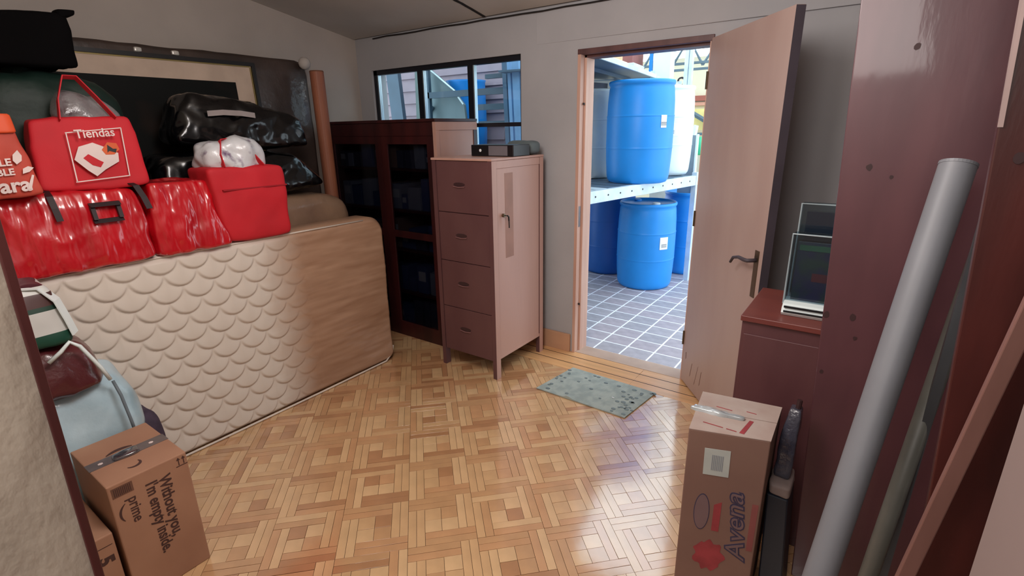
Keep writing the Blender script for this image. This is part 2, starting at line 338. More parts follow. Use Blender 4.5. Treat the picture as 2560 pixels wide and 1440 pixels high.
# window
wt = thing('window_1', (-2.82, BY+.05, WZ0), None, None); wt['kind'] = 'structure'
Y0, Y1 = BY+.02, BY+.06
fr = MB(); fr.box(WX0, WX1, Y0, Y1, WZ1-.045, WZ1); fr.box(WX0, WX1, Y0, Y1, WZ0, WZ0+.03); fr.box(WX0, WX0+.04, Y0, Y1, WZ0, WZ1); fr.box(WX1-.018, WX1, Y0, Y1, WZ0, WZ1)
fr.build('window_frame', m_frame_w, wt)
MB().box(-3.063, -3.008, Y0, Y1, WZ0+.03, WZ1-.045).build('mullion', m_frame_w, wt, bevel=0.002)
MB().box(-2.556, -2.505, Y0, Y1, WZ0+.03, WZ1-.045).build('mullion', m_frame_w, wt, bevel=0.002)
MB().box(-2.505, -2.093, Y0, Y1, 1.578, 1.606).build('transom', m_frame_w, wt, bevel=0.002)
m_al = mat('aluminium', (190, 205, 212), 0.3, 0.7)
for xa in (-3.008, -2.505, -3.525): MB().box(xa, xa+.007, Y0+.005, Y1-.005, WZ0+.03, WZ1-.045).build('glazing_bead', m_al, wt)
for xa, xb, za, zb in ((-3.518, -3.063, WZ0+.03, WZ1-.045), (-3.001, -2.556, WZ0+.03, WZ1-.045), (-2.498, -2.093, 1.606, WZ1-.045), (-2.498, -2.093, WZ0+.03, 1.578)):
    MB().box(xa, xb, Y0+.018, Y0+.022, za, zb).build('pane', m_glass, wt)

# ================================================================ OUTSIDE
court = structure(MB().box(-7, 3, 3.18, 12, -0.2, -0.0007).build('floor_courtyard', mat('tile_grout', (236, 240, 248), 0.8, var=.08), loc=(-2, 6, -.02)))
tm = [mat('tile_'+n, c, 0.55, var=0.12, scale=14) for n, c in (('grey', (164, 160, 168)), ('lilac', (166, 158, 166)), ('dark', (158, 155, 163)))]
def tile_mesh(m):
    mb = MB().box(-.0950, .0950, -.0760, .0760, -.018, 0); me = bpy.data.meshes.new('tile'); me.from_pydata(mb.v, [], mb.f); me.materials.append(m); return me
TM = [tile_mesh(m) for m in tm]; far = MB(); nt = 0
for j in range(56):
    for i in range(-22, 24):
        x = -1.446+i*.2025; y = 3.092+.165*j
        if y < 3.17: y = y  # first row beside the threshold
        vis = -3.1 < x < -0.7 and y < 6.2 and x < -0.25*y-.02 and x > -0.62*y
        mi = rr.randrange(3)
        if vis and nt < 300:
            nt += 1; o = obj('floor_tile', TM[mi], court); o.location = Vector((x, y, 0))-ORG[court.name]
        elif y > 3.26: far.mi = mi; far.add([v.co+Vector((x, y, 0)) for v in TM[mi].vertices], [tuple(f.vertices) for f in TM[mi].polygons])
far.build('floor_tile_remainder', tm, court)['kind'] = 'stuff'

# ---- barrels
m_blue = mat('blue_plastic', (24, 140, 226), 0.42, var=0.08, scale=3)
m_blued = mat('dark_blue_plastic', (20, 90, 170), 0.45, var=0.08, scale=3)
m_white = mat('white_plastic', (226, 238, 238), 0.4, var=0.04, scale=3)
m_paper = mat('paper_label', (236, 240, 240), 0.7, var=0.03)
m_ink = mat('black_ink', (30, 34, 60), 0.6)
def barrel(name, x, y, z, m, label, h=.865, r=.285, lab=None, cap=True):
    t = thing(name, (x, y, z), label, 'barrel', 'plastic barrels on and under the courtyard rack')
    k = h/.865
    pr = [(.0, .004), (.235, .0), (.252, .006), (.266, .03), (.272, .06), (.281, .19), (.2845, .285), (.2855, .295), (.288, .300), (.2855, .305), (.286, .315), (.286, .555), (.2855, .560), (.289, .565), (.2855, .572), (.284, .58), (.281, .69), (.273, .79), (.268, .815), (.275, .822), (.279, .832), (.279, .848), (.272, .856), (.264, .852), (.26, .838), (.0, .840)]
    pr = [(a*r/.286, b*k) for a, b in pr]
    MB().lathe((x, y, z), pr, 40, False, False).build('drum_body', m, t, smooth=True)
    if cap:
        for dx, dy in ((.12, -.1), (-.14, .08)):
            MB().lathe((x+dx, y+dy, z+.84*k), [(.0, 0), (.036, 0), (.036, .016), (.03, .02), (0, .02)], 16, False, False).build('bung_cap', m_white if dx > 0 else m, t)
    if lab:
        a0, a1, za, zb, mm = lab; n = 6; mb = MB(); R0, R1 = r+.0015, r+.003
        vs = []
        for i in range(n+1):
            a = math.radians(a0+(a1-a0)*i/n)
            for R in (R0, R1):
                for zz in (za, zb): vs.append((x+R*math.cos(a), y+R*math.sin(a), z+zz))
        fs = [(0, 1, 3, 2), (4*n, 4*n+2, 4*n+3, 4*n+1)]
        for i in range(n):
            b = 4*i; fs += [(b+2, b+6, b+7, b+3), (b, b+1, b+5, b+4), (b, b+4, b+6, b+2), (b+1, b+3, b+7, b+5)]
        o = mb.add(vs, fs).build('label', mm, t)
        am = math.radians((a0+a1)/2); mb = MB()
        for i in range(3):
            zc = za+(zb-za)*(.2+.1*i); mb.frame_box(Vector((x+(R1+.0006)*math.cos(am), y+(R1+.0006)*math.sin(am), z+zc))-Vector((-math.sin(am), math.cos(am), 0))*.03, (-math.sin(am), math.cos(am), 0), (math.cos(am), math.sin(am), 0), (0, 0, 1), .06, .0008, .004)
        mb.build('label_print', m_ink, o)
    return t
barrel('plastic_barrel', -1.86, 4.94, 0, m_blue, 'blue plastic barrel standing nearest on the courtyard tiles with white label at right side', lab=(-42, -24, .42, .54, m_paper))
barrel('plastic_barrel', -1.675, 5.72, 0, m_blue, 'blue plastic barrel on the tiles behind and right of the nearest floor barrel', h=.90, lab=(-66, -38, .47, .57, m_paper))
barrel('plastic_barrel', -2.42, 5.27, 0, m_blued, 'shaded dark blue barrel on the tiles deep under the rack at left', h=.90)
barrel('plastic_barrel', -1.80, 4.46, 1.092, m_blue, 'large blue barrel standing on the rack beam between two white barrels', h=.85, lab=(-32, -20, .46, .56, m_paper))
barrel('plastic_barrel', -1.885, 5.30, 1.092, m_white, 'glossy white barrel on the rack to the right of the blue one', h=.85, lab=(-70, -42, .38, .50, m_paper))
barrel('plastic_barrel', -2.42, 4.72, 1.092, mat('cream_plastic', (226, 236, 230), 0.35, var=.04), 'cream barrel on the rack left of the blue one, beside the door jamb', h=.82)
# ---- rack
rd = Vector((.174, .985, 0)); rn = Vector((-.985, .174, 0)); R0 = Vector((-1.853, 3.32, 0))
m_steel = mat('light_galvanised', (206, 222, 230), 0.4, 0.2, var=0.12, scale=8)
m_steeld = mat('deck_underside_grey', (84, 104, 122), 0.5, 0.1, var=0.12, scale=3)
rack = thing('storage_rack', R0, 'galvanised steel pallet rack in the courtyard with perforated beams and two decks', 'rack')
b = MB().frame_box(R0+Vector((0, 0, .995)), rd, rn, (0, 0, 1), 1.98, .045, .095).build('front_beam', m_steel, rack, bevel=.003)
for i in range(10):
    c = R0+rd*(.32+i*.17)+Vector((0, 0, 1.045)); MB().tube([c-rn*.001, c-rn*.0022], .008, 8).build('beam_hole', m_black, b)
c = R0+rd*.205+Vector((0, 0, 1.04)); MB().tube([c-rn*.001, c-rn*.004], .024, 14).build('beam_plug', m_black, b)
holes = MB(); holes.tube([c-rn*.004, c-rn*.007], .014, 12); holes.build('beam_bolt', m_steel, b)
MB().frame_box(R0+rd*.8+rn*1.0+Vector((0, 0, .995)), rd, rn, (0, 0, 1), 1.18, .045, .095).build('rear_beam', m_steel, rack)
for i in range(11):
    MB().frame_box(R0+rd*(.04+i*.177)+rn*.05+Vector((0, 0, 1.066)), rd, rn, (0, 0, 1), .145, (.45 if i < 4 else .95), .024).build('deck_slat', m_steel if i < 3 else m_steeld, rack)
R1 = Vector((-1.775, 3.36, 0)); ra = Vector((-.139, .990, 0)); rb = Vector((-.990, -.139, 0)); UD = 2.066
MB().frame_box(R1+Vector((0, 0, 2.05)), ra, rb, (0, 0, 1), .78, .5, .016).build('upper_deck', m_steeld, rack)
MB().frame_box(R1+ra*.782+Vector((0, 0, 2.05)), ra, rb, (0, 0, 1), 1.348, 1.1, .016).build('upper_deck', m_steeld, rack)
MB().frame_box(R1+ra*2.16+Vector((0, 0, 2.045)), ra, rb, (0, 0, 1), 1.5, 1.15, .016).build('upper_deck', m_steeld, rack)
MB().frame_box(R1-rb*.014+Vector((0, 0, 2.038)), ra, rb, (0, 0, 1), 2.13, .014, .036).build('deck_lip', m_steel, rack)
MB().frame_box(R1+ra*2.16-rb*.014+Vector((0, 0, 2.036)), ra, rb, (0, 0, 1), 1.5, .014, .026).build('deck_lip', m_steel, rack)
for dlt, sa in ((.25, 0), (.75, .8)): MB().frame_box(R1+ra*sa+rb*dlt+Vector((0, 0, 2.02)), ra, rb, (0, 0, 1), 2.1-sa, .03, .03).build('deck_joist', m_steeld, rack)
for a_, hh_ in ((2.125, 2.12), (3.62, 2.1)): MB().frame_box(R1+ra*a_+rb*(.0 if a_ < 3 else .0)+Vector((0, 0, 1.97)), ra, rb, (0, 0, 1), .035, .05, .14).build('deck_bracket', m_steel, rack)
MB().frame_box(R0+rd*.85+rn*1.12+Vector((0, 0, 1.1)), rd, rn, (0, 0, 1), 1.15, .01, .92).build('back_sheet', mat('rack_back_dark', (62, 66, 84), .6), rack)
for a, b_, h, wd in ((1.985, .0, 1.12, .035), (2.0, 1.0, 2.04, .05), (.8, 1.02, 2.04, .05)):
    z0 = 0 if h else 1.93
    MB().frame_box(R0+rd*a+rn*b_+Vector((0, 0, z0)), rd, rn, (0, 0, 1), wd, .05, h).build('post', m_steel, rack)
MB().tube([R0+rd*2.02+Vector((0, 0, 1.0)), R0+rd*2.02+rn*.06+Vector((0, 0, .6))], .012, 8).build('brace', m_steel, rack)
# things on the upper deck
def rbox(name, a, b_, la, lb, z0, z1, m, label, cat, group=None, rnd=0.004):
    t = MB().frame_box(R1+ra*a+rb*b_+Vector((0, 0, z0)), ra, rb, (0, 0, 1), la, lb, z1-z0).build(name, m, None, bevel=rnd, loc=R1+ra*a+rb*b_+Vector((0, 0, z0)))
    return tag(t, label, cat, group)
rbox('wood_panel', .5, .12, 1.0, .3, UD, 2.135, mat('cream_board', (240, 232, 200), .6), 'cream board lying flat on the upper rack deck', 'board')
rbox('metal_profile', .3, .03, 1.3, .04, UD, 2.088, mat('dark_profile', (92, 84, 100), .5), 'dark purple-grey metal bar along the edge of the upper rack deck', 'metal bar')
rbox('cardboard_box', .95, .14, .45, .2, 2.1355, 2.23, mat('tan_card', (214, 178, 140), .8), 'small tan cardboard box on the cream board of the upper rack deck', 'box')
rbox('metal_tray', 1.58, .08, .4, .25, UD, 2.14, m_steel, 'pale grey metal tray near the end of the upper rack deck', 'tray')
t = thing('plastic_sack', R1+ra*1.75+rb*.7+Vector((0, 0, UD)), 'clear plastic sack of white material behind the metal tray on the rack', 'sack')
c = R1+ra*1.80+rb*.62; mb = MB().sbox(c.x-.18, c.x+.18, c.y-.22, c.y+.22, UD+.005, 2.40, n=12, puff=.0, amp=.02, sc=5, round_=.5, seed=4)
mb.build('sack_body', mat('milky_sack', (214, 226, 220), .35, var=.12, scale=9, bump=.4, coat=.3), t, smooth=True)
MB().tube([c+Vector((-.02, -.02, 2.36)), c+Vector((.0, .0, 2.42))], [.04, .02], 8).build('sack_tie', m_steel, t)
t = rbox('storage_cabinet', 2.95, .02, .24, .20, 2.0615, 2.46, m_white, 'tall white metal cabinet standing on the far upper deck of the rack', 'cabinet')
MB().frame_box(R1+ra*2.93+rb*.01+Vector((0, 0, 2.40)), ra, rb, (0, 0, 1), .28, .28, .06).build('cabinet_lid', m_white, t, bevel=.004)
MB().frame_box(R1+ra*2.95+rb*.225+Vector((0, 0, 2.0615)), ra, rb, (0, 0, 1), .02, .04, .34).build('side_rail', m_blue, t)
rbox('brown_crate', 2.7, .40, .5, .4, 2.0615, 2.48, mat('brown_crate', (150, 92, 86), .7), 'brown crate behind the white cabinet on the rack', 'crate')
t = rbox('wire_shelf', 1.0, .42, 1.2, .02, 2.16, 2.168, m_dark, 'thin dark wire rail above the upper rack deck', 'rail', rnd=0)
for a in (1.02, 2.18): MB().frame_box(R1+ra*a+rb*.42+Vector((0, 0, UD)), ra, rb, (0, 0, 1), .012, .012, .095).build('rail_leg', m_dark, t)
# grey sheet, post and the far warehouse
t = thing('grey_sheet', (-1.66, 5.6, 0), 'tall grey metal sheet standing upright beyond the end of the rack', 'metal sheet')
MB().box(-1.79, -1.63, 5.58, 5.60, 0, 1.47).build('sheet_face', mat('grey_sheet', (136, 152, 164), .45, .1), t)
MB().box(-1.63, -1.615, 5.56, 5.62, 0, 1.48).build('sheet_flange', m_steel, t)
t = thing('steel_column', (-1.97, 6.2, 0), 'tall light blue steel column rising beyond the white barrel', 'column')
MB().box(-2.0, -1.965, 6.15, 6.21, 0, 3.2).build('column_flange', m_steel, t); MB().box(-1.96, -1.925, 6.18, 6.24, 0, 3.2).build('column_flange', m_steel, t)
MB().box(-1.97, -1.955, 6.20, 6.23, 0, 3.2).build('column_web', m_blued, t)
m_wh = mat('warehouse_wall_cream', (228, 220, 190), .85, var=.06, scale=1)
whs = thing('warehouse', (-3, 9, 0), 'cream warehouse wall in the distance with dark roof trusses and red beam', 'building')
MB().box(-6, 1.5, 9.0, 9.2, 0, 2.62).build('wall_panel', m_wh, whs)
MB().box(-6, 1.5, 8.6, 9.2, 2.9, 3.5).build('roof_edge', mat('roof_dark_grey', (88, 92, 104), .8), whs)  # plain dark grey roof slab over the far wall
MB().box(-6, 1.5, 8.93, 9.0, 1.95, 2.03).build('red_beam', mat('red_brown_beam', (170, 98, 82), .6), whs)
MB().box(-6, 1.5, 8.95, 9.0, 1.88, 1.93).build('red_beam', mat('salmon_beam', (214, 158, 136), .6), whs)
text('lettering', 'ServicioS', mat('sign_ink', (40, 36, 44), .7), whs, (-4.02, 8.995, 2.13), (1, 0, 0), (0, 0, 1), .30, shear=.15)
m_truss = mat('truss_grey', (92, 112, 122), .5)
tt = MB()
for z in (2.36, 2.28): tt.box(-4.4, -.6, 7.5, 7.54, z, z+.03)
tt.box(-4.4, -.6, 7.5, 7.54, 2.66, 2.70); tt.build('truss_chord', m_truss, whs)
for i in range(9):
    x = -4.3+i*.42; MB().tube([(x, 7.52, 2.34), (x+.21, 7.52, 2.68), (x+.42, 7.52, 2.34)], .018, 6).build('truss_web', m_truss, whs)
MB().tube([(-2.6, 8.6, 1.75), (-1.9, 8.6, 1.35)], .04, 6).build('brace_bar', m_truss, whs)
MB().box(-3.2, -1.6, 8.6, 8.64, 1.42, 1.46).build('brace_bar', m_truss, whs)
MB().box(-3.0, -1.5, 8.7, 8.72, 1.5, 1.82).build('yellow_board', mat('yellow_board', (232, 216, 140), .7), whs)
for i in range(9):
    x = -2.35+rr.uniform(0, .35); z = 1.18+rr.uniform(0, .35)
    mm = [m_white, mat('clay', (176, 128, 112), .8), m_truss][i % 3]
    t = MB().tube([(x, 7.6, z-.25), (x+rr.uniform(-.03, .1), 7.62, z+.08)], .035, 6).build('scrap_bar', mm, None, loc=(x, 7.6, z-.25))
    tag(t, '%s bar in the far scrap heap at the doorway edge' % ['white', 'clay red', 'dark grey'][i % 3], 'scrap', '%s scrap bars heaped behind the grey sheet' % ['white', 'clay red', 'dark grey'][i % 3])
t = MB().box(-2.8, -1.8, 7.45, 7.9, 0, .93).build('work_bench', mat('bench_grey', (186, 190, 186), .7), None, bevel=.004, loc=(-2.3, 7.6, 0)); tag(t, 'pale bench block holding up the far scrap heap', 'bench')
t = thing('green_bottle', (-2.0, 7.0, 0), 'bright green container seen past the grey sheet near the door edge', 'container')
MB().lathe((-2.0, 7.0, 1.2), [(0, 0), (.035, 0), (.05, .03), (.05, .14), (.02, .2), (.02, .23), (0, .23)], 12, False, False).build('bottle_body', mat('green_plastic', (60, 190, 140), .4), t, smooth=True)
MB().box(-2.06, -1.94, 6.94, 7.06, 0, 1.2).build('plinth', m_wh, t)

# ---- seen through the window
sid = thing('siding_wall', (-5, 4.85, 0), 'pink clapboard wall seen through the left pane of the window', 'wall')
m_side = mat('pink_siding', (158, 138, 146), .8, var=.06)
for i in range(20):
    z = i*.145; MB().hexa([(-6.2, 4.835, z), (-3.55, 4.835, z), (-3.55, 4.87, z), (-6.2, 4.87, z), (-6.2, 4.856, z+.143), (-3.55, 4.856, z+.143), (-3.55, 4.87, z+.143), (-6.2, 4.87, z+.143)]).build('siding_board', m_side, sid)
MB().box(-6.2, -3.55, 4.87, 4.88, 0, 2.95).build('backing', m_dark, sid)
m_yel = mat('pale_yellow_paint', (190, 186, 136), .6)
t = thing('yellow_frame', (-5.2, 4.5, 0), 'pale yellow upright frame seen at the far left of the window', 'frame')
MB().box(-5.28, -5.2, 4.5, 4.53, 0, 2.6).build('upright', m_yel, t); MB().box(-5.165, -5.14, 4.5, 4.53, 0, 2.6).build('upright', m_yel, t); MB().box(-5.28, -5.14, 4.5, 4.53, 0, .06).build('foot_rail', m_yel, t)
m_gp = mat('blue_grey_post', (70, 86, 102), .5)
def post(name, a, b_, wd, label, m=m_gp, th=.05):
    t = thing(name, (a[0], a[1], 0), label, 'post', 'steel posts seen through the window'); a = Vector(a); b_ = Vector(b_)
    MB().hexa([a, a+Vector((wd, 0, 0)), a+Vector((wd, th, 0)), a+Vector((0, th, 0)), b_, b_+Vector((wd, 0, 0)), b_+Vector((wd, th, 0)), b_+Vector((0, th, 0))]).build('post_body', m, t)
    MB().box(a.x-.03, a.x+wd+.03, a.y-.02, a.y+th+.02, 0, .012).build('foot_plate', m, t)
post('steel_post', (-4.64, 4.3, 0), (-4.84, 4.3, 2.5), .19, 'broad leaning blue-grey post in the left window pane')
post('steel_post', (-4.50, 4.36, 0), (-4.40, 4.36, 2.5), .10, 'slimmer grey-green post just left of the first window mullion', mat('grey_green_post', (84, 98, 94), .5))
m_lb = mat('light_blue_post', (120, 160, 200), .45)
post('steel_post', (-2.87, 4.10, 0), (-2.98, 4.10, 2.5), .035, 'thin light blue post in the right window pane', m_lb)
post('steel_post', (-2.78, 4.06, 0), (-2.90, 4.06, 2.5), .075, 'wider light blue post at the right edge of the window', m_lb)
post('steel_post', (-2.98, 4.16, 0), (-3.08, 4.16, 2.5), .045, 'dark blue post carrying the rungs in the right window pane', mat('dark_blue_post', (62, 92, 118), .5))
m_dg = mat('dark_rung', (44, 66, 82), .5)
t = thing('steel_ladder_rack', (-3.5, 4.2, 0), 'dark horizontal rails crossing the middle and right window panes', 'rack')
for x0, x1, z0, z1 in ((-4.08, -3.02, 1.885, 1.945), (-3.46, -3.02, 1.745, 1.80), (-3.3, -3.02, 2.03, 2.07), (-4.1, -3.02, 2.22, 2.28), (-3.46, -3.02, 1.60, 1.64), (-4.1, -3.02, .5, .56)): MB().box(x0, x1, 4.20, 4.24, z0, z1).build('rail', m_dg, t)
MB().box(-4.10, -4.06, 4.20, 4.24, 0, 2.3).build('upright', m_dg, t); MB().box(-3.04, -3.01, 4.21, 4.25, 0, 2.3).build('upright', m_dg, t)
t = thing('metal_hopper', (-3.95, 4.3, 0), 'grey sheet hopper with a bright slanting rim seen in the middle window pane', 'hopper')
sp = [(-4.27, 0), (-3.6, 0), (-3.66, 1.68), (-3.675, 1.81), (-3.74, 1.88), (-3.79, 1.95), (-4.10, 2.16), (-4.16, 2.20), (-4.24, 2.20)]
poly('hopper_side', sp, mat('hopper_grey', (96, 112, 116), .55, .1, var=.15, scale=3), t, (0, 4.34, 0), (1, 0, 0), (0, 0, 1), th=.03)
MB().tube([(-4.16, 4.30, 2.20), (-4.10, 4.30, 2.165), (-3.79, 4.30, 1.955), (-3.74, 4.30, 1.885), (-3.675, 4.30, 1.815)], .008, 6).build('rim', m_white, t)
MB().tube([(-4.22, 4.29, 1.70), (-4.10, 4.29, 1.80)], .02, 6).build('bracket', m_dg, t)
t = thing('blue_drum', (-4.05, 4.62, 0), 'blue drum half hidden behind the grey hopper in the window', 'barrel')
MB().lathe((-3.88, 4.60, 1.25), [(0, 0), (.21, 0), (.22, .3), (.21, .8), (.22, .82), (0, .83)], 24, False, False).build('drum_body', m_blue, t, smooth=True); MB().box(-4.08, -3.68, 4.42, 4.79, 0, 1.25).build('drum_stand', m_dg, t)
t = thing('brown_tank', (-3.9, 5.2, 0), 'brownish tank above the blue drum in the window view', 'tank')
MB().box(-4.45, -3.05, 5.15, 5.5, 0, 2.6).build('tank_body', mat('brown_grey_tank', (150, 142, 150), .6, col2=(112, 126, 136), scale=1.6), t, bevel=.02)
for i in range(3): MB().box(-4.25+i*.14, -4.14+i*.14, 5.13, 5.15, 2.28, 2.33).build('tank_label', m_yel, t)
MB().box(-3.55, -3.12, 5.12, 5.15, 1.95, 2.12).build('tank_hatch', mat('hatch_teal', (176, 210, 214), .5), t, bevel=.01)
MB().box(-3.6, -3.12, 5.12, 5.15, 1.72, 1.86).build('tank_hatch', MATS['hatch_teal'], t, bevel=.01)

# ================================================================ MATTRESSES
def mattress_mat():
    m = bpy.data.materials.new('mattress_cloth'); m.use_nodes = True; nt = m.node_tree; N = nt.nodes; L = nt.links; b = N['Principled BSDF']
    tc = N.new('ShaderNodeTexCoord'); sx = N.new('ShaderNodeSeparateXYZ'); L.new(tc.outputs['Object'], sx.inputs[0])
    nz = N.new('ShaderNodeTexNoise'); nz.inputs['Scale'].default_value = 5; mp = N.new('ShaderNodeMapping'); mp.inputs['Scale'].default_value = (1, .5, 5)
    L.new(tc.outputs['Object'], mp.inputs[0]); L.new(mp.outputs[0], nz.inputs['Vector'])
    ad = N.new('ShaderNodeMath'); ad.operation = 'MULTIPLY_ADD'; ad.inputs[1].default_value = .16; L.new(nz.outputs[0], ad.inputs[0]); L.new(sx.outputs[1], ad.inputs[2])
    mr = N.new('ShaderNodeMapRange'); mr.inputs[1].default_value = 1.10; mr.inputs[2].default_value = 1.36; L.new(ad.outputs[0], mr.inputs[0])
    mx = N.new('ShaderNodeMix'); mx.data_type = 'RGBA'; mx.inputs[6].default_value = (*s2l((214, 204, 192)), 1)
    cr = N.new('ShaderNodeValToRGB'); cr.color_ramp.elements[0].position = .3; cr.color_ramp.elements[1].position = .75
    cr.color_ramp.elements[0].color = (*s2l((160, 124, 98)), 1); cr.color_ramp.elements[1].color = (*s2l((182, 148, 122)), 1)
    L.new(nz.outputs[0], cr.inputs[0]); L.new(cr.outputs[0], mx.inputs[7]); L.new(mr.outputs[0], mx.inputs[0]); L.new(mx.outputs[2], b.inputs['Base Color'])
    b.inputs['Roughness'].default_value = .62
    mc = N.new('ShaderNodeMath'); mc.operation = 'MULTIPLY_ADD'; mc.inputs[1].default_value = .45; mc.inputs[2].default_value = .12; L.new(mr.outputs[0], mc.inputs[0]); L.new(mc.outputs[0], b.inputs['Coat Weight'])
    b.inputs['Coat Roughness'].default_value = .22
    bp = N.new('ShaderNodeBump'); bp.inputs['Strength'].default_value = .35; bp.inputs['Distance'].default_value = .01
    n2 = N.new('ShaderNodeTexNoise'); n2.inputs['Scale'].default_value = 9; n2.inputs['Detail'].default_value = 6; L.new(mp.outputs[0], n2.inputs['Vector']); L.new(n2.outputs[0], bp.inputs['Height'])
    L.new(bp.outputs[0], b.inputs['Coat Normal'])
    return m
mt = thing('mattress', (-2.74, .34, 0), 'cream mattress with fish scale quilting standing on edge, tan wrapped at its right end', 'mattress')
MY0, MY1, MZ, MX = .34, 2.245, 1.032, -2.64
def scale_h(y, z):
    R = .0722; rowh = .0705
    def arc_c(k, y):
        y0_ = .552+.072 if k % 2 == 0 else .552
        return y0_+round((y-y0_)/.144)*.144
    k = math.floor((1.012-z)/rowh); cz = 1.012-k*rowh; cy = arc_c(k, y); r_ = math.hypot(y-cy, z-cz)
    if r_ < R:
        own = R-r_; y0_ = arc_c(k-1, y); above = min(math.hypot(y-y0_-q_*.144, z-cz-rowh)-R for q_ in (-1, 0, 1))
    else:
        own = 1; above = min(r_, math.hypot(y-cy-.144, z-cz), math.hypot(y-cy+.144, z-cz))-R
    a = min(1, max(0, above)/.062); o_ = min(1, own/.010)
    return (1-(1-a)**1.7)*math.sqrt(o_)
NY, NZ = 420, 230
vs = []; fs = []
for j in range(NZ+1):
    for i in range(NY+1):
        y = MY0+(MY1-MY0)*i/NY; z = MZ*j/NZ
        oy, oz = y, z
        for cy, cz, r in ((MY1, MZ, .12), (MY1, 0, .07), (MY0, MZ, .05), (MY0, 0, .05)):
            gy = cy-r if cy > 1 else cy+r; gz = cz-r if cz > .5 else cz+r
            ay = (y-gy)*(1 if cy > 1 else -1); az = (z-gz)*(1 if cz > .5 else -1)
            if ay > 0 and az > 0:
                l = math.hypot(ay, az); m_ = max(ay, az); k = m_/l
                y = gy+(ay*k)*(1 if cy > 1 else -1); z = gz+(az*k)*(1 if cz > .5 else -1)
        e = min((oy-MY0), (MY1-oy), oz, (MZ-oz)); ed = max(0, 1-e/.035)
        fade = max(0, min(1, (1.66-y)/.28)); edge = min(1, max(0, (min(MZ-oz, oz)-.015)/.02))
        h = .013*scale_h(y, z)*fade*edge
        h += .006*noise.noise(Vector((y*2.5, z*6, 0)))*(1-fade)+.003*noise.noise(Vector((y*9, z*30, 3)))*(1-fade)
        vs.append((MX-.011+h-.035*ed*ed, y, z))
for j in range(NZ):
    for i in range(NY):
        a = j*(NY+1)+i; fs.append((a, a+1, a+NY+2, a+NY+1))
loop = [i for i in range(NY+1)]+[j*(NY+1)+NY for j in range(1, NZ+1)]+[NZ*(NY+1)+i for i in range(NY-1, -1, -1)]+[j*(NY+1) for j in range(NZ-1, 0, -1)]
nb = len(vs); prev = loop
for xx, ins in ((-2.80, 0.0), (-2.84, .03)):
    new = []
    for i in loop:
        v = Vector(vs[i]); c = Vector((0, (MY0+MY1)/2, MZ/2)); q = v-c; q.x = 0
        v2 = v-Vector((0, math.copysign(ins, q.y) if abs(q.y) > .9 else 0, math.copysign(ins, q.z) if abs(q.z) > .48 else 0)); new.append(len(vs)); vs.append((xx, v2.y, v2.z))
    for a in range(len(loop)):
        b_ = (a+1) % len(loop); fs.append((prev[a], new[a], new[b_], prev[b_]))
    prev = new
fs.append(tuple(prev[::-1]))
m_matt = mattress_mat()
mbm = MB().add(vs, fs); mbm.build('quilted_cover', m_matt, mt, smooth=True)
m_pipe = mat('piping_cream', (222, 212, 200), .5)
MB().tube([(-2.648, .36, .012), (-2.645, 1.0, .008), (-2.645, 1.6, .008), (-2.648, 2.15, .010), (-2.66, 2.22, .05), (-2.66, 2.232, .1)], .006, 8).build('edge_piping', m_pipe, mt, smooth=True)
MB().tube([(-2.66, .40, 1.018), (-2.658, 1.0, 1.021), (-2.658, 1.6, 1.02), (-2.66, 2.08, 1.018)], .005, 8).build('edge_piping', m_pipe, mt, smooth=True)
m2 = MB().sbox(-3.38, -2.87, .36, 2.19, 0, 1.19, n=26, puff=.004, amp=.012, sc=4, round_=.22, ridge=.006)
t = thing('wrapped_mattress', (-3.1, 1.3, 0), 'brownish plastic wrapped mattress standing behind the quilted one', 'mattress')
m2.build('wrapped_body', mat('brown_wrapped', (150, 122, 98), .45, col2=(118, 94, 78), scale=3, bump=.5, bscale=14, coat=.5), t, smooth=True)

# ================================================================ CABINETS
ch = thing('chest_of_drawers', (-2.07, 2.65, 0), 'brown wooden cabinet with drawers on its front and a keyed side panel facing the door', 'cabinet')
X0, X1, CY0, CY1, CZ = -2.307, -1.835, 2.372, 2.93, 1.385
MB().box(X0+.012, X1-.012, CY0+.02, CY1, .13, CZ-.001).build('carcass', m_cab_shade, ch)
MB().box(X0-.004, X1+.002, CY0-.004, CY1+.004, CZ, CZ+.014).build('top_board', m_cabw, ch, bevel=.003)
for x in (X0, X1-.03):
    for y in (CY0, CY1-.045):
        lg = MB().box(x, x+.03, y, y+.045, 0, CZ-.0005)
        if x > -2.1: lg.fm[2] = 1  # leg front face takes the veneer colour with shade in it
        lg.build('leg', [m_cabw, m_cab_shade] if x > -2.1 else m_cab_shade, ch)
for i in range(4):
    z0 = .122+i*.3155
    d_ = MB().box(X0+.034, X1-.034, CY0+.004, CY0+.024, z0+.002, z0+.3135).build('drawer', m_cab_shade, ch, bevel=.0015)
    zc = z0+.175; mb = MB()
    vs_ = [(-2.09+.045*math.cos(a*PI/8), CY0+.0015, zc+.012*math.sin(a*PI/8)) for a in range(16)]
    mb.add(vs_+[(v[0], v[1]+.004, v[2]) for v in vs_], [tuple(range(16)), tuple(range(16, 32))[::-1]]+[(k, (k+1) % 16, 16+(k+1) % 16, 16+k) for k in range(16)])
    mb.build('finger_pull', mat('pull_dark', (58, 38, 40), .4), d_)
    MB().tube([(-2.135, CY0-.001, zc-.013), (-2.09, CY0-.004, zc-.017), (-2.045, CY0-.001, zc-.013)], .003, 6).build('pull_lip', mat('pull_lip', (128, 92, 92), .4), d_)
MB().box(X1-.012, X1-.004, CY0+.05, CY1-.048, .13, CZ-.045).build('side_panel', m_cabw, ch, bevel=.001)
MB().box(X1-.012, X1-.001, CY0+.045, CY1-.045, CZ-.045, CZ-.001).build('top_rail', m_cabw, ch, bevel=.002)
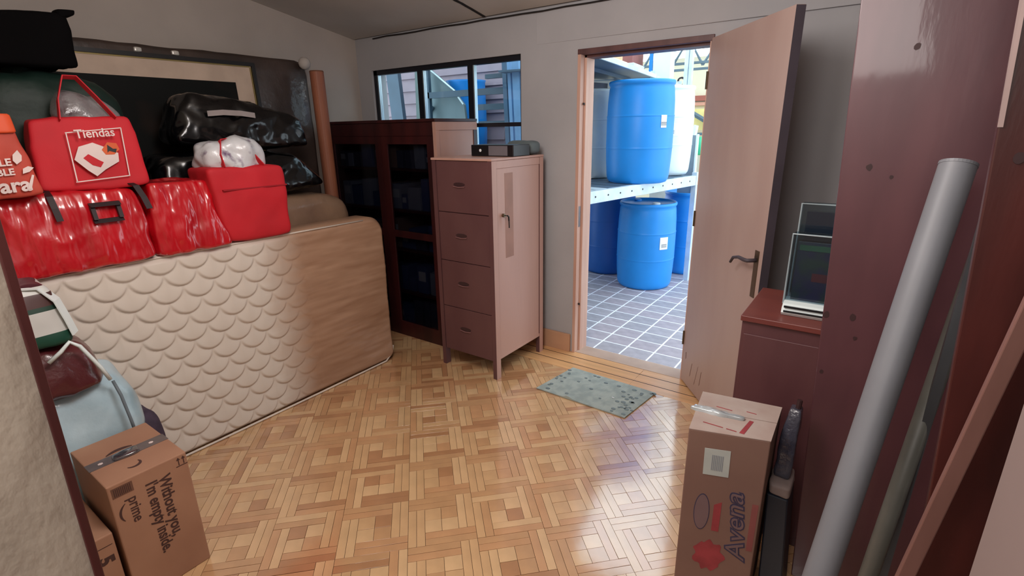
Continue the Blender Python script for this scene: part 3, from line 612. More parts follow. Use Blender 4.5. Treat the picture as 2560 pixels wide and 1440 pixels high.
MB().box(X1-.004, X1-.0032, 2.50, 2.585, .79, 1.31).build('veneer_patch', mat('veneer_patch', (160, 116, 98), .5), ch)
MB().box(X1-.012, X1-.002, CY0+.045, CY1-.045, .13, .15).build('bottom_rail', m_cabw, ch)
lk = MB().tube([(X1-.004, 2.475, 1.062), (X1+.012, 2.475, 1.062)], .011, 14).build('lock', m_brass, ch)
kk = MB().tube([(X1+.012, 2.475, 1.062), (X1+.03, 2.478, 1.062)], .003, 6); kk.tube([(X1+.03, 2.478, 1.062), (X1+.032, 2.487, 1.055), (X1+.03, 2.492, 1.03)], .005, 6)
kk.tube([(X1+.03, 2.492, 1.03), (X1+.03, 2.494, .985)], .0035, 6); kk.build('key', m_black, lk)
# top of the chest: black box and grey cushion
t = thing('document_box', (-2.0, 2.66, CZ+.014), 'black box with silver label lying on top of the brown cabinet', 'box')
MB().box(-2.172, -1.842, 2.60, 2.78, CZ+.0145, CZ+.084).build('box_body', m_black, t, bevel=.004)
MB().box(-2.03, -1.885, 2.598, 2.60, CZ+.02, CZ+.078).build('silver_label', mat('silver_label', (120, 116, 122), .45, .3), t)
MB().tube([(-2.095, 2.5985, CZ+.05), (-2.095, 2.5965, CZ+.05)], .009, 12).build('white_dot', m_paper, t)
t = thing('grey_cushion', (-1.92, 2.86, CZ+.014), 'small grey-green cloth bundle behind the black box on the cabinet', 'cushion')
MB().sbox(-2.05, -1.845, 2.80, 2.925, CZ+.0146, CZ+.105, n=12, puff=.0, amp=.008, sc=9, round_=.55, seed=2).build('cloth_body', mat('grey_green_cloth', (92, 102, 104), .8), t, smooth=True)
MB().sbox(-2.0, -1.99, 2.79, 2.93, CZ+.05, CZ+.06, n=4, puff=0, amp=0).build('seam', mat('grey_green_seam', (70, 78, 80), .8), t)

# wardrobe / bookcase
wd = thing('glass_bookcase', (-3.0, 2.8, 0), 'dark mahogany bookcase with two glass doors against the back wall under the window', 'bookcase')
A0, A1, B0, B1, H = -3.63, -2.455, 2.575, 3.008, 1.636
MB().box(A0, A0+.022, B0, B1, 0, H-.021).build('side_panel', m_ward, wd); sp_ = MB().box(A1-.022, A1, B0, B1, 0, H-.021).build('side_panel', m_cabw, wd)
MB().box(A1, A1+.006, B0+.0, B1, H-.075, H-.022).build('side_rail', m_cabw, wd, bevel=.001); MB().box(A1, A1+.006, B0, B0+.035, 0, H-.075).build('side_stile', m_cabw, wd, bevel=.001); MB().box(A1, A1+.006, B1-.04, B1, 0, H-.075).build('side_stile', m_ward, wd)
MB().box(A0-.005, A1+.008, B0-.008, B1, H-.02, H).build('top_board', m_ward, wd, bevel=.002)
MB().box(A0+.022, A1-.022, B1-.012, B1, .05, H-.021).build('back_panel', m_ward, wd)
MB().box(A0+.022, A1-.022, B0+.01, B1-.012, .03, .06).build('bottom_board', m_ward, wd)
for z in (.36, .70, 1.0, 1.30): MB().box(A0+.022, A1-.022, B0+.04, B1-.012, z-.018, z).build('shelf', m_ward, wd)
MB().box(A0+.022, A1-.022, B0+.004, B0+.024, H-.11, H-.021).build('fascia', m_ward, wd); MB().box(A0+.022, A1-.022, B0+.004, B0+.024, 0, .06).build('plinth', m_ward, wd)
midx = -3.0
for a, b_ in ((A0+.024, midx-.002), (midx+.002, A1-.024)):
    dr = MB(); dr.box(a, a+.06, B0, B0+.02, .062, H-.112); dr.box(b_-.06, b_, B0, B0+.02, .062, H-.112); dr.box(a+.06, b_-.06, B0, B0+.02, .062, .12); dr.box(a+.06, b_-.06, B0, B0+.02, H-.165, H-.112); dr.box(a+.06, b_-.06, B0, B0+.02, .80, .85)
    dr = dr.build('door', m_ward, wd)
    MB().box(a+.058, b_-.058, B0+.008, B0+.011, .118, .802).build('door_glass', m_dglass, dr); MB().box(a+.058, b_-.058, B0+.008, B0+.011, .848, H-.163).build('door_glass', m_dglass, dr)
fcol = [mat('file_dark', (40, 42, 56), .6), mat('file_grey', (96, 98, 104), .6), mat('file_white', (128, 126, 124), .7), mat('file_brown', (90, 66, 54), .7), mat('file_blue', (44, 56, 84), .6)]
spots = 0
for si, z in enumerate((.06, .36, .70, 1.0, 1.30)):
    x = A0+.05
    while x < A1-.09:
        wdt = rr.uniform(.05, .13); hh = rr.uniform(.10, .23 if si else .25); dp = rr.uniform(.18, .3)
        if x+wdt > A1-.03: break
        m_ = fcol[rr.choice((0, 0, 1, 3, 4, 4, 0))]
        t = MB().box(x, x+wdt, B0+.07, B0+.07+dp, z+.0005, z+hh).build('archive_box', m_, None, bevel=.002, loc=(x, B0+.07, z))
        tag(t, 'dark binder behind the %s glass door of the bookcase, on its %s' % ('left' if x < -3.03 else 'right', ('bottom board', 'lowest shelf', 'second shelf', 'third shelf', 'top shelf')[si]), 'binder', 'binders behind the %s bookcase glass on the %s' % ('left' if x < -3.03 else 'right', ('bottom board', 'lowest shelf', 'second shelf', 'third shelf', 'top shelf')[si]))
        if rr.random() < .3: MB().box(x+wdt*.15, x+wdt*.85, B0+.0685, B0+.07, z+hh*.45, z+hh*.8).build('spine_label', fcol[2], t)
        x += wdt+rr.uniform(.004, .03)

# ================================================================ PILE ON THE LEFT
m_vinyl = mat('glossy_red_vinyl', (190, 12, 28), .3, var=.15, scale=4, bump=.9, bscale=5.5, coat=.9, bdist=.05, stretch=(1, 2.0, .6), bdet=2.5)
m_nonw = mat('red_nonwoven', (196, 24, 38), .7, var=.1, scale=4, bump=.25, bscale=10, bdist=.012)
m_strap = mat('black_strap', (34, 14, 20), .6)
m_binbag = mat('black_bin_bag', (6, 6, 8), .2, var=.1, bump=.6, bscale=6, coat=.35, bdist=.04, spec=.35, bdet=2)
T = 1.034
def vinyl_bag(name, y0, y1, z1, label, seed, skew=0):
    t = thing(name, (-2.74, (y0+y1)/2, T), label, 'bag', 'glossy red storage bags on the mattress')
    MB().soft([(-2.86, y0, T), (-2.625, y0, T), (-2.615, y1, T), (-2.86, y1, T), (-2.86, y0+.02, z1), (-2.665, y0+.03, z1), (-2.675, y1-.03+skew, z1), (-2.86, y1-.02+skew, z1)],
              n=34, puff=.012, amp=.006, sc=5, seed=seed, round_=.10, ridge=.024, rs=8).build('bag_body', m_vinyl, t, smooth=True)
    return t
b1 = vinyl_bag('red_storage_bag', .36, .905, 1.335, 'glossy red storage bag with a square window frame at the left end of the mattress', 3)
def ring(cy, cz, w_, h_, x, th, sk):
    mb = MB()
    for (a0, a1, c0, c1) in ((-w_/2, w_/2, -h_/2, -h_/2+th), (-w_/2, w_/2, h_/2-th, h_/2), (-w_/2, -w_/2+th, -h_/2+th, h_/2-th), (w_/2-th, w_/2, -h_/2+th, h_/2-th)):
        mb.hexa([(x-.01, cy+a0, cz+c0), (x+.004, cy+a0, cz+c0), (x+.004, cy+a1, cz+c0), (x-.01, cy+a1, cz+c0), (x-.03, cy+a0, cz+c1), (x-.01, cy+a0, cz+c1), (x-.01, cy+a1, cz+c1), (x-.03, cy+a1, cz+c1)])
    return mb
ring(.755, 1.255, .105, .082, -2.618, .015, 0).build('window_frame_patch', m_strap, b1)
MB().ribbon([(-2.74, .60, 1.352), (-2.69, .592, 1.352), (-2.645, .588, 1.335), (-2.625, .590, 1.29), (-2.616, .594, 1.24)], (0, 1, 0), .022, .004).build('carry_strap', m_strap, b1)
b2 = vinyl_bag('red_storage_bag', .915, 1.235, 1.345, 'glossy creased red storage bag in the middle of the mattress top', 8, -.02)
MB().ribbon([(-2.76, .86, 1.362), (-2.70, .875, 1.365), (-2.66, .89, 1.35), (-2.635, .902, 1.30), (-2.62, .91, 1.25)], (0, 1, 0), .024, .004).build('carry_strap', m_strap, b1)
def tote(name, loc, label, c8, m, seed, cat='bag', group=None, amp=.006, ridge=.014):
    t = thing(name, loc, label, cat, group)
    MB().soft(c8, n=26, puff=.008, amp=amp, sc=5, seed=seed, round_=.12, ridge=ridge, rs=6).build('bag_body', m, t, smooth=True); return t
# right red tote
t = tote('red_tote_bag', (-2.74, 1.39, T), 'plain red cloth bag stuffed with white and purple plastic, right of the red bags',
         [(-2.86, 1.232, T), (-2.63, 1.232, T), (-2.62, 1.565, T), (-2.86, 1.56, T), (-2.87, 1.19, 1.40), (-2.63, 1.18, 1.40), (-2.62, 1.568, 1.395), (-2.87, 1.56, 1.395)], m_nonw, 12)
MB().box(-2.64, -2.612, 1.235, 1.57, 1.292, 1.298).build('hem_fold', mat('red_hem', (160, 14, 30), .7), t)
m_wpl = mat('white_purple_plastic', (206, 208, 212), .35, col2=(96, 62, 104), scale=11, lo=.36, hi=.46, bump=.6, bscale=12, coat=.4)
MB().sbox(-2.84, -2.65, 1.22, 1.50, 1.37, 1.51, n=18, puff=.01, amp=.03, sc=8, seed=5, round_=.6, ridge=.03).build('plastic_contents', m_wpl, t, smooth=True)
MB().ribbon([(-2.64, 1.27, 1.40), (-2.66, 1.27, 1.46), (-2.70, 1.30, 1.53), (-2.72, 1.36, 1.535), (-2.68, 1.42, 1.49), (-2.64, 1.47, 1.40)], (1, 0, 0.4), .03, .004).build('handle', m_nonw, t)
# tote with shop logo
Z0 = 1.352
t = tote('red_shop_tote', (-2.78, .77, Z0), 'red shopping bag printed Tiendas standing on the red storage bag',
         [(-2.87, .60, Z0), (-2.70, .58, Z0), (-2.68, .965, Z0-.004), (-2.87, .965, Z0), (-2.86, .62, 1.63), (-2.73, .61, 1.62), (-2.72, .945, 1.64), (-2.86, .93, 1.64)], m_nonw, 15)
MB().soft([(-2.84, .70, 1.62), (-2.74, .70, 1.62), (-2.74, .92, 1.62), (-2.84, .92, 1.62), (-2.83, .74, 1.74), (-2.76, .74, 1.73), (-2.76, .88, 1.70), (-2.83, .88, 1.72)], n=14, puff=.01, amp=.02, sc=9, seed=6, round_=.5, ridge=.02).build('plastic_contents', mat('grey_clear_plastic', (70, 50, 54), .3, col2=(120, 118, 120), scale=8, lo=.5, hi=.6, bump=.5, coat=.5), t, smooth=True)
MB().ribbon([(-2.715, .70, 1.62), (-2.73, .715, 1.70), (-2.76, .755, 1.79), (-2.76, .80, 1.79), (-2.73, .845, 1.71), (-2.712, .89, 1.63)], (1, 0, .4), .032, .004).build('handle', m_nonw, t)
m_print = mat('pale_print', (226, 208, 204), .6); m_or = mat('orange_print', (214, 92, 40), .6)
U = (0, 1, .06); V = (-.10, 0, 1)
fx = -2.672
text('lettering', 'Tiendas', m_print, t, (fx, .725, 1.552), U, V, .048, .0006, sx=.92, offset=.0006)
for pp in ([(.70, 1.577), (.895, 1.595), (.895, 1.591), (.70, 1.573)], [(.69, 1.38), (.88, 1.392), (.88, 1.396), (.69, 1.384)]): 
    poly('print_border', [(a, z-1.38) for a, z in pp][::-1] if pp[0][1] > 1.5 else [(a, z-1.38) for a, z in pp], m_print, t, (fx+.002, 0, 1.38), (0, 1, 0), V, th=.0008)
poly('print_border', [(.692, 0), (.696, 0), (.705, .195), (.701, .195)], m_print, t, (fx+.002, 0, 1.38), (0, 1, 0), V, th=.0008)
poly('print_border', [(.878, .012), (.882, .012), (.896, .213), (.892, .213)], m_print, t, (fx+.002, 0, 1.38), (0, 1, 0), V, th=.0008)
poly('print_emblem', [(.705, .09), (.73, .14), (.78, .155), (.81, .14), (.86, .11), (.855, .075), (.80, .045), (.765, .02), (.74, .045)], m_print, t, (fx+.003, 0, 1.38), (0, 1, 0), V, th=.001)
poly('print_emblem', [(.735, .095), (.755, .11), (.785, .085), (.80, .075), (.785, .055), (.76, .065)], m_nonw, t, (fx+.0045, 0, 1.38), (0, 1, 0), V, th=.001)
poly('print_emblem', [(.805, .125), (.83, .155), (.862, .150), (.868, .125), (.845, .105), (.815, .105)], m_or, t, (fx+.0045, 0, 1.38), (0, 1, 0), V, th=.001)
poly('print_emblem', [(.828, .145), (.845, .128), (.858, .128), (.852, .112), (.83, .120), (.822, .113)], m_black, t, (fx+.006, 0, 1.38), (0, 1, 0), V, th=.0008)
# ara bag
m_ara = mat('orange_red_bag', (188, 70, 54), .65, var=.1, bump=.2); m_arat = mat('orange_fold', (226, 84, 40), .6, var=.1)
Z0 = 1.345
t = thing('orange_tote_bag', (-2.63, .42, Z0), 'orange-red reusable bag printed ara at the far left edge', 'bag')
MB().soft([(-2.72, .25, Z0), (-2.59, .25, Z0), (-2.585, .565, Z0+.01), (-2.72, .56, Z0), (-2.72, .24, 1.63), (-2.60, .24, 1.63), (-2.59, .52, 1.635), (-2.72, .52, 1.63)], n=24, puff=.01, amp=.005, seed=21, round_=.12, ridge=.012).build('bag_body', m_ara, t, smooth=True)
MB().soft([(-2.715, .24, 1.575), (-2.58, .24, 1.572), (-2.572, .535, 1.575), (-2.715, .53, 1.575), (-2.72, .24, 1.638), (-2.59, .24, 1.638), (-2.585, .53, 1.643), (-2.72, .53, 1.638)], n=12, puff=.002, amp=.003, seed=22, round_=.1).build('top_fold', m_arat, t, smooth=True)
MB().ribbon([(-2.6, .40, 1.60), (-2.61, .405, 1.66), (-2.62, .43, 1.70), (-2.61, .455, 1.67), (-2.6, .47, 1.60)], (1, 0, .3), .03, .004).build('handle', m_arat, t)
ax = -2.572; Ua = (0.0, 1, .05)
text('lettering', 'ara', m_print, t, (ax, .443, 1.368), Ua, (-.06, 0, 1), .070, .0006, sx=1.0, offset=.002)
text('lettering', 'LE', m_print, t, (ax, .460, 1.462), Ua, (-.06, 0, 1), .035, .0006, sx=1.0, offset=.001)
text('lettering', 'BLE', m_print, t, (ax, .446, 1.428), Ua, (-.06, 0, 1), .032, .0006, sx=1.0, offset=.001)
poly('leaf_print', [(0, 0), (.016, .012), (.02, .03), (.012, .05), (-.004, .034), (-.008, .014)], m_print, t, (ax+.001, .507, 1.466), (0, 1, 0), (0, 0, 1))
poly('leaf_print', [(0, 0), (.02, .006), (.035, .02), (.02, .026), (.004, .018)], m_print, t, (ax+.001, .516, 1.432), (0, 1, 0), (0, 0, 1))
poly('leaf_print', [(0, 0), (.012, .0), (.03, .05), (.024, .052)], m_print, t, (ax+.001, .516, 1.375), (0, 1, 0), (0, 0, 1))
# dark green sack, black bin bag
t = thing('green_sack', (-3.1, .72, 1.2), 'dark green sack behind the red and orange shopping bags', 'sack')
MB().sbox(-3.28, -2.92, .44, 1.00, 1.225, 1.80, n=20, puff=.02, amp=.03, sc=4, seed=31, round_=.45, ridge=.02).build('sack_body', mat('dark_green_cloth', (6, 34, 26), .6, var=.2, bump=.3), t, smooth=True)
MB().tube([(-3.1, .7, 1.80), (-3.1, .7, 1.86)], [.06, .04], 10).build('sack_neck', MATS['dark_green_cloth'], t)
t = thing('black_sack', (-3.05, .62, 1.84), 'black sack on top of the green sack in the upper left corner', 'sack')
MB().soft([(-3.25, .40, 1.845), (-2.9, .40, 1.84), (-2.9, .865, 1.84), (-3.25, .865, 1.845), (-3.25, .35, 2.02), (-2.92, .35, 2.0), (-2.92, .875, 2.06), (-3.25, .875, 2.06)], n=22, puff=.0, amp=.012, sc=4, seed=33, round_=.14, ridge=.015).build('sack_body', mat('matt_black_cloth', (4, 3, 4), .9, spec=.1, var=.2), t, smooth=True)
MB().soft([(-3.0, .84, 2.035), (-2.92, .84, 2.03), (-2.92, .90, 2.055), (-3.0, .90, 2.055), (-3.0, .84, 2.07), (-2.92, .84, 2.07), (-2.92, .905, 2.075), (-3.0, .905, 2.075)], n=6, puff=.002, amp=.003, round_=.3).build('sack_lip', MATS['matt_black_cloth'], t, smooth=True)
# picture
pic = thing('framed_picture', (-3.42, 1.3, 1.2), 'large framed dark picture with cream mount leaning behind the bags', 'picture')
PY0, PY1, PZ0, PZ1 = .55, 1.955, 1.10, 1.995
def lean(x, z): return x+(-.05)*(z-1.2)
def pframe(y0, y1, z0, z1, x, th): 
    return MB().hexa([(lean(x-th, z0), y0, z0), (lean(x, z0), y0, z0), (lean(x, z0), y1, z0), (lean(x-th, z0), y1, z0), (lean(x-th, z1), y0, z1), (lean(x, z1), y0, z1), (lean(x, z1), y1, z1), (lean(x-th, z1), y1, z1)])
pframe(PY0, PY1, PZ0, PZ1, -3.405, .012).build('backing', m_black, pic)
pframe(PY0, PY1, PZ1-.022, PZ1, -3.385, .02).build('frame_rail', m_black, pic); pframe(PY1-.022, PY1, PZ0, PZ1-.022, -3.385, .02).build('frame_rail', m_black, pic); pframe(PY0, PY1-.022, PZ0, PZ0+.022, -3.385, .02).build('frame_rail', m_black, pic)
pframe(PY0, PY1-.022, PZ0+.022, PZ1-.022, -3.40, .004).build('mount', mat('cream_mount', (190, 168, 150), .8), pic)
pframe(PY0, PY1-.03, PZ1-.03, PZ1-.022, -3.396, .004).build('gilt_slip', mat('gilt_slip', (150, 132, 84), .4, .5), pic); pframe(PY1-.032, PY1-.024, PZ0+.022, PZ1-.03, -3.396, .004).build('gilt_slip', MATS['gilt_slip'], pic)
pframe(PY0+.0, PY1-.14, PZ0+.12, PZ1-.125, -3.397, .003).build('picture_print', mat('dark_painting', (52, 34, 26), .6, spec=.15, col2=(10, 12, 11), scale=2.2, detail=2, lo=.45, hi=.7), pic)
t = thing('film_wrapped_board', (-3.6, 1.4, 0), 'tall dark brown board wrapped in clear film against the left wall', 'board')
m_wp = mat('brown_wrapped_board', (70, 56, 50), .4, col2=(48, 38, 34), scale=3, bump=.6, bscale=9, coat=.35)
MB().sbox(-3.70, -3.50, .45, 2.385, 0, 2.045, n=22, puff=.0, amp=.008, sc=5, round_=.06, ridge=.01).build('board_body', m_wp, t, smooth=True)
for y in (1.33, 1.52): MB().sbox(-3.52, -3.488, y-.02, y+.02, 2.005, 2.03, n=5, puff=0, amp=.004, sc=20, round_=.4).build('tape_patch', mat('tape_silver', (190, 186, 178), .3, .2), t)
t = MB().lathe((-3.46, 2.345, 1.985), [(0, 0), (.02, .004), (.036, .02), (.042, .042), (.036, .064), (.02, .08), (0, .084)], 20, False, False).build('foam_ball', mat('foam_white', (176, 168, 162), .8), None, smooth=True, loc=(-3.46, 2.345, 1.985)); tag(t, 'pale round knob at the top right corner of the brown wrapped board', 'knob')
t = thing('cardboard_tube', (-3.3, 2.32, 0), 'tall brown cardboard tube standing between the wrapped board and bookcase', 'tube')
MB().tube([(-3.3, 2.335, 0), (-3.3, 2.322, 1.96)], .047, 24).build('tube_body', mat('kraft_brown', (150, 92, 66), .6, col2=(128, 76, 56), scale=4, stretch=(5, 5, .5)), t, smooth=False)
MB().tube([(-3.3, 2.322, 1.958), (-3.3, 2.322, 1.966)], [.049, .044], 24).build('end_cap', mat('tube_cap', (110, 72, 52), .7), t)
# black bundles
t = thing('black_bundle', (-3.1, 1.7, 1.2), 'lower black plastic wrapped bundle beside the plain red tote', 'bundle', 'black plastic bundles on the wrapped mattress')
MB().soft([(-3.28, 1.10, 1.222), (-2.92, 1.10, 1.222), (-2.92, 2.08, 1.222), (-3.28, 2.08, 1.222), (-3.28, 1.12, 1.47), (-2.95, 1.14, 1.46), (-2.98, 1.90, 1.44), (-3.28, 1.92, 1.45)], n=30, puff=.01, amp=.012, sc=5, seed=41, round_=.32, ridge=.025).build('bundle_body', m_binbag, t, smooth=True)
MB().ribbon([(-2.925, 1.33, 1.40), (-2.915, 1.40, 1.415), (-2.915, 1.48, 1.415), (-2.925, 1.54, 1.40)], (0, 0, 1), .02, .003).build('tape_strip', mat('grey_tape', (150, 140, 138), .4), t)
t = thing('black_bundle', (-3.1, 1.65, 1.5), 'upper glossy black plastic wrapped bundle with pale tape in front of the picture', 'bundle', 'black plastic bundles on the wrapped mattress')
MB().soft([(-3.30, 1.24, 1.50), (-2.98, 1.22, 1.50), (-2.98, 2.0, 1.47), (-3.30, 2.0, 1.48), (-3.28, 1.33, 1.77), (-3.03, 1.33, 1.79), (-3.03, 1.98, 1.66), (-3.28, 1.98, 1.67)], n=32, puff=.012, amp=.010, sc=5, seed=44, round_=.3, ridge=.028).build('bundle_body', m_binbag, t, smooth=True)
MB().ribbon([(-2.985, 1.40, 1.665), (-2.978, 1.48, 1.672), (-2.978, 1.58, 1.668), (-2.985, 1.66, 1.658)], (0, 0, 1), .028, .003).build('tape_strip', MATS['grey_tape'], t)

# ---- lower left: bags and boxes
m_kraft = mat('kraft_cardboard', (176, 134, 108), .75, col2=(160, 118, 94), scale=3, bump=.08)
m_inkk = mat('carton_ink', (74, 48, 44), .7)
AZ = thing('delivery_carton', (-2.04, .46, 0), 'tall parcel carton printed Without you I am empty inside, in front of the mattress', 'box')
ax0, ax1, ay0, ay1, az1 = -2.225, -1.878, .352, .592, .475
MB().box(ax0, ax1, ay0, ay1, 0, az1).build('carton_body', m_kraft, AZ, bevel=.004)
m_tape = mat('dark_parcel_tape', (92, 82, 82), .35, var=.25, scale=20, coat=.3)
MB().box(-2.075, -2.02, ay0-.001, ay1+.001, az1, az1+.0012).build('parcel_tape', m_tape, AZ)
for y in (.39, .545): MB().lathe((-2.047, y, az1+.0012), [(0, 0), (.008, 0), (0, .0006)], 6, False, False).build('tape_mark', m_print, AZ)
sm = MB().sbox(-2.06, -2.01, .42, .50, az1+.001, az1+.014, n=8, puff=0, amp=.006, sc=20, round_=.5).build('torn_film', m_film, AZ, smooth=True)
def arc(name, c, r, a0, a1, wd, m, parent, u, v, n=14):
    u = Vector(u); v = Vector(v); pts = []
    for i in range(n+1):
        a = math.radians(a0+(a1-a0)*i/n); k = wd*(.25+.75*math.sin(PI*i/n)); pts.append((a, k))
    o_ = [((r+k/2)*math.cos(a), (r+k/2)*math.sin(a)) for a, k in pts]+[((r-k/2)*math.cos(a), (r-k/2)*math.sin(a)) for a, k in pts[::-1]]
    return poly(name, o_, m, parent, c, u, v, th=.0008)
arc('smile_mark', (-2.02, .46, az1+.0005), .075, 150, 215, .016, m_inkk, AZ, (1, 0, 0), (0, 1, 0))
arc('smile_mark', (-1.955, .455, az1+.0005), .022, -60, 120, .010, m_inkk, AZ, (1, 0, 0), (0, 1, 0))
F = ax1+.0002
text('lettering', 'Without you,', m_inkk, AZ, (F, .495, .425), (0, 0, -1), (0, 1, 0), .052, .0005, sx=.88, offset=.0012)
text('lettering', "I'm empty inside.", m_inkk, AZ, (F, .455, .425), (0, 0, -1), (0, 1, 0), .050, .0005, sx=.86, offset=.0012)
text('lettering', 'prime', m_inkk, AZ, (F, .400, .405), (0, 0, -1), (0, 1, 0), .046, .0005, sx=.90, offset=.0006)
arc('smile_mark', (F, .415, .355), .045, 215, 305, .007, m_inkk, AZ, (0, 0, -1), (0, 1, 0))
MB().box(F-.001, F+.0004, .362, .422, .425, .462).build('barcode_label', mat('barcode_brown', (112, 78, 62), .7), AZ)
bb = MB()
for i in range(10): bb.box(F+.0004, F+.0009, .368+i*.005, .368+i*.005+.0022, .429, .458)
bb.build('barcode_bars', m_inkk, AZ)
for i in (0, 1): poly('arrow_mark', [(0, 0), (.003, 0), (.003, .02), (.008, .02), (.0015, .03), (-.005, .02), (0, .02)], m_inkk, AZ, (F, .562+i*.016, .436), (0, 1, 0), (0, 0, 1), th=.0006)
MB().box(F, F+.0006, .553, .59, .431, .4335).build('arrow_bar', m_inkk, AZ)
t = thing('small_carton', (-1.95, .28, 0), 'low carton marked 5 wedged beside the parcel carton and door frame', 'box')
MB().box(-2.20, -1.885, .205, .338, 0, .31).build('carton_body', m_kraft, t, bevel=.004)
text('lettering', '5', m_inkk, t, (-1.8847, .283, .235), (0, 0, -1), (0, 1, 0), .06, .0006, offset=.003)
MB().box(-1.885, -1.8843, .215, .33, .27, .272).build('fold_crease', m_inkk, t)
# sacks
m_lb2 = mat('pale_blue_plastic', (186, 210, 220), .35, col2=(150, 180, 194), scale=5, bump=.45, bscale=9, coat=.5, bdist=.015)
t = thing('blue_plastic_sack', (-2.43, .42, 0), 'pale blue plastic sack bulging behind the parcel carton', 'sack')
MB().soft([(-2.61, .20, 0), (-2.26, .20, 0), (-2.26, .58, 0), (-2.61, .60, 0), (-2.58, .24, .66), (-2.33, .24, .64), (-2.34, .62, .66), (-2.58, .62, .68)], n=26, puff=.02, amp=.012, sc=6, seed=51, round_=.42, ridge=.035, rs=5).build('sack_body', m_lb2, t, smooth=True)
MB().tube([(-2.30, .545, .655), (-2.268, .55, .60), (-2.248, .555, .50), (-2.24, .56, .40)], .006, 6).build('seam_cord', mat('seam_grey', (104, 116, 124), .6), t, smooth=True)
t = thing('maroon_sack', (-2.42, .36, .72), 'maroon plastic sack with white cord resting on the pale blue sack', 'sack')
MB().soft([(-2.57, .18, .645), (-2.29, .18, .645), (-2.29, .53, .65), (-2.57, .55, .65), (-2.55, .2, .84), (-2.32, .2, .83), (-2.33, .49, .82), (-2.55, .5, .84)], n=20, puff=.012, amp=.01, seed=53, round_=.35, ridge=.02).build('sack_body', mat('maroon_plastic', (84, 30, 34), .35, var=.2, bump=.4, coat=.5), t, smooth=True)
MB().tube([(-2.285, .38, .80), (-2.28, .42, .83), (-2.285, .45, .855), (-2.285, .475, .83), (-2.278, .495, .78), (-2.275, .515, .73), (-2.285, .535, .67)], .007, 6).build('white_cord', m_white, t, smooth=True)
t = thing('white_green_bag', (-2.42, .34, .88), 'white bag with green and brown bands at the top of the sack stack', 'bag')
bz = MB(); bz.soft([(-2.56, .18, .845), (-2.31, .18, .845), (-2.31, .475, .845), (-2.56, .48, .845), (-2.54, .20, 1.07), (-2.35, .20, 1.06), (-2.36, .45, 1.055), (-2.54, .46, 1.07)], n=20, puff=.008, amp=.007, seed=55, round_=.2, ridge=.012)
def band_mat():
    m = bpy.data.materials.new('banded_bag'); m.use_nodes = True; nt = m.node_tree; N = nt.nodes; L = nt.links; b = N['Principled BSDF']
    tc = N.new('ShaderNodeTexCoord'); sx = N.new('ShaderNodeSeparateXYZ'); L.new(tc.outputs['Object'], sx.inputs[0])
    mr = N.new('ShaderNodeMapRange'); mr.inputs[1].default_value = -0.035; mr.inputs[2].default_value = .195; L.new(sx.outputs[2], mr.inputs[0])
    cr = N.new('ShaderNodeValToRGB'); cr.color_ramp.interpolation = 'CONSTANT'; e = cr.color_ramp.elements
    e[0].position = 0; e[0].color = (*s2l((14, 66, 50)), 1); e[1].position = .2; e[1].color = (*s2l((196, 196, 192)), 1)
    for p, c in ((.55, (30, 60, 48)), (.62, (74, 44, 42)), (.82, (206, 208, 204)), (.92, (70, 34, 44))):
        k = e.new(p); k.color = (*s2l(c), 1)
    L.new(mr.outputs[0], cr.inputs[0]); L.new(cr.outputs[0], b.inputs['Base Color']); b.inputs['Roughness'].default_value = .45; return m
bz.build('bag_body', band_mat(), t, smooth=True)
MB().ribbon([(-2.38, .34, 1.066), (-2.365, .43, 1.052), (-2.35, .462, 1.00), (-2.335, .474, .93), (-2.325, .482, .87)], (1, -.6, 0), .05, .004).build('bag_strap', m_white, t)
t = MB().sbox(-2.60, -2.38, .60, .70, 0, .42, n=12, puff=.0, amp=.012, sc=7, round_=.5, seed=60, ridge=.01).build('purple_cloth', mat('dark_purple_cloth', (62, 48, 66), .8, var=.3, scale=20), None, smooth=True, loc=(-2.5, .65, 0)); tag(t, 'dark purple cloth bundle showing between blue sack, carton and mattress', 'cloth')

# ================================================================ RIGHT SIDE
# doormat
dm = thing('doormat', (-1.23, 2.6, 0), 'grey-green ribbed doormat with darker pebble marks lying before the doorway', 'doormat')
q = [Vector((-1.560, 2.415, 0)), Vector((-.962, 2.400, 0)), Vector((-.918, 2.765, 0)), Vector((-1.508, 2.792, 0))]
vs = []; fs = []; NX, NYm = 150, 60
for j in range(NYm+1):
    for i in range(NX+1):
        p = q[0].lerp(q[1], i/NX).lerp(q[3].lerp(q[2], i/NX), j/NYm)
        curl = .012*math.exp(-((i/NX-.38)/.05)**2)*math.exp(-(j/NYm)/.08)
        vs.append(p+Vector((0, 0, .0075+.0012*(i % 2)+curl)))
for j in range(NYm):
    for i in range(NX): a = j*(NX+1)+i; fs.append((a, a+1, a+NX+2, a+NX+1))
nb = len(vs); per = [i for i in range(NX+1)]+[j*(NX+1)+NX for j in range(1, NYm+1)]+[NYm*(NX+1)+i for i in range(NX-1, -1, -1)]+[j*(NX+1) for j in range(NYm-1, 0, -1)]
for i in per: v = vs[i]; vs.append(Vector((v.x, v.y, .002)))
for a in range(len(per)): b_ = (a+1) % len(per); fs.append((per[a], nb+a, nb+b_, per[b_]))
m_mat = mat('doormat_rubber', (164, 174, 168), .7, col2=(144, 156, 152), scale=16, lo=.4, hi=.6)
MB().add(vs, fs).build('mat_surface', m_mat, dm)
peb = MB(); rp = random.Random(11)
